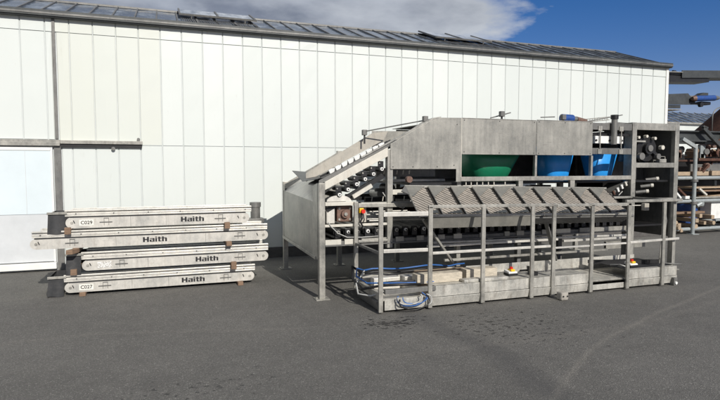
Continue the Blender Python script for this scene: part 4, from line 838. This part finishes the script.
for i, (a_, b_, lab) in enumerate([((11.36, 1.10), (11.60, .92), 'white bar leaning on the middle rack shelf nearest the machine'), ((11.52, 1.12), (11.85, .90), 'dark brown bar leaning beside the white bar on the middle rack shelf'), ((12.22, 1.10), (12.45, .98), 'pale pink bar leaning on boards right of the pipe post')]):
    tag(MB().beam((a_[0], R0+.0, a_[1]), (b_[0], R0-.02, b_[1]-.04), .05, .045).build('metal_bar', ['whitebr', 'rust', 'cream'][i], loc=(a_[0], R0, .86), bev=.004), lab, 'bar', G)
good('white_block', 'whitebr', 11.72, 11.86, R0-.05, R0+.05, .858, .93, 'small white block left of the pipe post on the middle rack shelf', 'block')
# top shelf machinery
x = MB(); x.box(12.85, 13.5, R0+.2, R0+.5, 1.47, 1.72); tag(x.build('white_box', 'white', loc=(13.1, R0+.3, 1.47), bev=.01), 'white box at the right end of the upper rack shelf', 'box', G)
x = MB(); x.box(12.1, 13.7, R0+.15, R0+.2, 1.47, 1.70); tag(x.build('steel_sheet', 'framed', loc=(12.8, R0+.2, 1.47), bev=.004), 'dull grey sheet standing behind the planks on the upper rack shelf', 'sheet', G)
tag(MB().beam((12.35, R0+.05, 1.50), (12.52, R0+.03, 1.68), .09, .05).build('rusty_bracket', 'rust', loc=(12.4, R0, 1.5), bev=.008), 'rusty brown bracket leaning on the grey sheet of the upper rack shelf', 'bracket', G)
MB().box(RU0, RU1, R0+.1, R1, 1.76, 1.80).build('upper_bearer', 'rust', rk); MB().box(12.2, RU1, R0+.02, R0+.07, 1.78, 1.84).build('upper_edge', 'rust', rk)
def machine_part(u, h, mats, lab):
    t_ = thing('machine_part', (u, R0+.3, h), lab, 'machine part', G)
    n_ = 11
    for i in range(n_):
        r_ = random.Random(int(u*100)+i); a_ = u+r_.uniform(-.24, .24); b_ = h+r_.uniform(0.0, .22); s_ = r_.uniform(.025, .085)
        x = MB()
        if i % 3 == 0: x.cyl((a_, R0+.05+r_.random()*.2, b_+s_), (a_+.05, R0+.4, b_+s_), s_*.9, 12)
        elif i % 3 == 1: x.beam((a_-s_*1.3, R0+.15, b_+.04), (a_+s_*2.2, R0+.2, b_+.05+r_.uniform(-.05, .12)), .045, .035)
        else: x.box(a_-s_, a_+s_, R0+.1, R0+.35, h, b_+s_*1.3)
        x.build(['drum', 'arm', 'casing'][i % 3], mats[i % len(mats)], t_, .008)
machine_part(12.40, 1.84, ['pipe', 'yellow', 'wood', 'framed'], 'jumbled machine part with a yellow arm above the rack beside the pipe post')
machine_part(12.75, 1.88, ['brown', 'woodl', 'rust'], 'brown rusty machine part standing above the upper rack shelf, tan casing')
machine_part(13.25, 1.86, ['rust', 'brown', 'tan'], 'rusty machine part high on the rack at the right photo edge')
machine_part(13.75, 1.84, ['framed', 'rust', 'brown', 'pipe'], 'rusty and grey machine part furthest right on top of the rack')
machine_part(12.62, 1.46, ['framed', 'brown', 'wood', 'rust'], 'small brown and grey machine part standing between the planks of the upper rack shelf')
machine_part(13.0, 2.12, ['rust', 'framed', 'brown', 'wood'], 'rusty machine part piled just beneath the top beam of the rack')
machine_part(11.72, 1.84, ['black', 'framed', 'brown'], 'dark machine part on the rack between the machine and the pipe post')
x = MB(); x.beam((12.15, R0-.1, 2.56), (12.95, R0-.1, 1.98), .07, .09); x.beam((12.12, R0-.1, 2.60), (12.28, R0-.1, 2.56), .07, .05)
tag(x.build('steel_strut', 'darkflap', loc=(12.4, R0, 2.0), bev=.006), 'dark rusty strut leaning diagonally across the top beam of the rack', 'strut', G)
tag(MB().beam((13.05, R0+.3, 2.22), (13.7, R0+.3, 1.95), .06, .09).build('steel_strut', 'black', loc=(13.3, R0+.3, 2.0)), 'black strut leaning down under the top beam at the photo edge', 'strut', G)
# bottom shelf
r_ = random.Random(3)
LG = [(11.42, .30), (11.50, .18), (11.62, .10), (11.58, .22), (12.08, .33), (12.22, .44), (12.38, .26), (12.58, .40), (12.62, .26), (12.12, .18)]
pos = ['nearest the machine, uppermost of its pile', 'second up in the pile nearest the machine', 'lowest of the pile nearest the machine', 'tucked behind the pile nearest the machine', 'just right of the pipe post, middle height', 'highest right of the pipe post', 'between higher ends right of the pipe post', 'furthest right and high on the bottom shelf', 'furthest right and low on the bottom shelf', 'lying lowest right behind the pipe post']
for (u, h), ps in zip(LG, pos):
    x = MB(); s_ = r_.uniform(.042, .062); a_ = r_.uniform(-.08, .08)
    if r_.random() < .5: x.cyl((u, R0-.02-r_.random()*.1, h), (u+a_, R0+1.1, h), s_, 10)
    else: x.beam((u, R0-.02-r_.random()*.1, h), (u+a_, R0+1.1, h), s_*1.7, s_*1.7)
    tag(x.build('timber_log', 'woodl', bev=.004, loc=(u, R0+.4, h-s_)), 'cut timber end on the bottom rack shelf, '+ps, 'timber', 'timber pieces on the bottom rack shelf')
good('wooden_plank', 'wood', 11.4, 12.6, R0+.12, R0+.3, .48, .53, 'long brown plank lying over the timber ends on the bottom rack shelf', 'plank')
good('pale_sack', 'whitebr', 12.72, 13.12, R0+.05, R0+.35, .34, .78, 'pale blotched sack standing under the middle rack shelf', 'sack')
t_ = tag(MB().cyl((12.42, R0+.5, .2), (12.42, R0+.5, .78), .26, 20).build('blue_drum', 'bluepaint', loc=(12.42, R0+.5, .2)), 'dark blue drum in the shade behind the pipe post', 'drum', G)
x = MB(); x.cyl((12.15, R0+.0, .68), (12.28, R0-.02, .74), .05, 10); x.cyl((12.28, R0-.02, .74), (12.36, R0+.05, .70), .07, 12); tag(x.build('pipe_fitting', 'pipe', loc=(12.2, R0, .62)), 'grey pipe fitting hanging just right of the pipe post', 'fitting', G)
# rusty hopper and bent pipe
n_ = 26; x = MB(); prof = [(1.25, 2.50), (1.25, 2.56), (.25, 3.55), (.25, 3.72), (.20, 3.72)]
cu, cv = 15.05, 10.6; vs = [(cu+r*math.cos(2*math.pi*k/n_), cv+r*math.sin(2*math.pi*k/n_), h) for r, h in prof for k in range(n_)]; fs = []
for i in range(len(prof)-1):
    for k in range(n_): fs.append((i*n_+k, i*n_+(k+1) % n_, (i+1)*n_+(k+1) % n_, (i+1)*n_+k))
fs += [tuple(range(n_))[::-1]]; x.add(vs, fs, True)
tag(x.build('rusty_hopper', 'rust', loc=(cu, cv, 2.5)), 'large rust brown cone hopper standing on top of the rack', 'hopper')
x = MB(); x.tube([(13.62, 10.4, 2.5), (13.62, 10.4, 2.95)]+[(13.62+.34*(1-math.cos(k*math.pi/12)), 10.4, 2.95+.26*math.sin(k*math.pi/12)) for k in range(1, 7)]+[(14.4, 10.4, 3.22), (14.9, 10.4, 3.20)], .014, 7)
tag(x.build('bent_pipe', 'framed', loc=(13.62, 10.4, 2.5)), 'thin dark pipe bending over in front of the sky beside the rusty hopper', 'pipe')

# ================================================================== HIGH CANTILEVER RACK behind the corner
hr = thing('cantilever_rack', (13.1, 12.2, 0), 'steel arm rack behind the building corner carrying conveyors above the wall', 'rack')
for v in (11.7, 12.7):
    MB().box(13.0, 13.14, v, v+.14, 0, 4.45).build('rack_post', 'beamg', hr)
    for h in (3.25, 3.38, 4.08): MB().box(12.6, 13.42, v+.02, v+.12, h-.1, h).build('rack_arm', 'beamg', hr)
HG = 'conveyors lying high on the arm rack'
def hconv(u0, u1, h0, h1, ht0, v, mat, lab, slope=0.0, w_=.6):
    t_ = thing('conveyor_section', ((u0+u1)/2, v, h0), lab, 'conveyor', HG)
    MB().prism([(u0, v, h0), (u1, v, h0+slope*(u1-u0)), (u1, v, h1+slope*(u1-u0)), (u0, v, h1)], (0, .03, 0)).build('side_plate', mat, t_, .004)
    MB().prism([(u0, v+w_, h0), (u1, v+w_, h0+slope*(u1-u0)), (u1, v+w_, h1+slope*(u1-u0)), (u0, v+w_, h1)], (0, .03, 0)).build('side_plate', mat, t_, .004)
    return t_
c_ = hconv(14.35, 17.3, 4.24, 4.46, 0, 11.95, 'beamg', 'uppermost long grey conveyor reaching out past the building corner', .055)
MB().prism([(13.2, 11.99, 4.08), (15.5, 11.99, 4.18), (15.5, 11.99, 4.30), (13.2, 11.99, 4.30)], (0, .5, 0)).build('under_frame', 'black', c_)
MB().prism([(13.2, 12.0, 4.31), (17.2, 12.0, 4.36), (17.2, 12.0, 4.5), (13.2, 12.0, 4.38)], (0, .5, 0)).build('belt', 'black', c_)
MB().beam((13.2, 11.93, 4.37), (14.34, 11.93, 4.40), .03, .02).build('edge_strip', 'frame', c_)
for k in range(4): MB().cyl((13.45+k*.27, 12.2, 4.42+k*.01), (13.55+k*.27, 12.2, 4.42+k*.01), .05, 10).build('idler', 'black', c_)
c_ = hconv(13.3, 14.90, 3.52, 3.66, 0, 11.95, 'framed', 'lower grey conveyor with a blue motor at its outer end', .055)
MB().prism([(13.2, 11.94, 3.42), (15.0, 11.94, 3.48), (14.9, 11.94, 3.56), (14.6, 11.94, 3.80), (13.2, 11.94, 3.70)], (0, .02, 0)).build('guard_plate', 'beamg', c_)
MB().cyl((14.76, 11.85, 3.64), (15.55, 11.85, 3.69), .085, 18).build('motor', 'bluepaint', c_)
MB().cyl((14.66, 11.85, 3.635), (14.76, 11.85, 3.64), .055, 14, .095).build('motor_cap', 'brown', c_); MB().cyl((15.55, 11.85, 3.69), (15.74, 11.85, 3.70), .085, 16, .05).build('motor_end', 'framed', c_)
MB().prism([(15.0, 12.0, 3.70), (15.5, 12.0, 3.70), (15.5, 12.0, 3.86), (15.3, 12.0, 3.86)], (0, .2, 0)).build('end_bracket', 'beamg', c_)
MB().box(15.1, 15.5, 11.9, 12.1, 3.49, 3.58).build('gear_case', 'black', c_, .02); MB().cyl((15.08, 11.86, 3.48), (15.08, 11.95, 3.48), .07, 14).build('wheel', 'black', c_)
c_ = hconv(13.3, 14.35, 3.32, 3.42, 0, 11.97, 'beamg', 'short lowest conveyor stub beneath the one with the blue motor', .03)
MB().box(13.3, 14.38, 11.96, 12.5, 3.30, 3.32).build('lower_tray', 'frame', c_)

# ================================================================== DISTANT GREENHOUSE
db = thing('distant_greenhouse', (45, 30, 0), 'far white building with a dark glass roof beyond the storage rack', 'building')
MB().box(26, 75, 30, 30.2, 0, 4.78).build('wall', 'wall', db)
MB().add([(26, 29.9, 4.85), (75, 29.9, 4.85), (75, 32.6, 5.95), (26, 32.6, 5.95)], [(0, 1, 2, 3)]).build('roof', 'glass', db)
x = MB()
for k in range(60): u = 26.2+k*.8; x.beam((u, 29.9, 4.88), (u, 32.6, 5.98), .05, .05)
x.build('glazing_bars', 'frame', db)
MB().box(26, 75, 29.8, 29.95, 4.76, 4.88).build('gutter', 'frame', db)
MB().box(25.9, 26, 30, 42, 0, 4.8).build('side_wall', 'wall', db)
for o in bpy.data.objects:
    if '_o' in o: del o['_o']
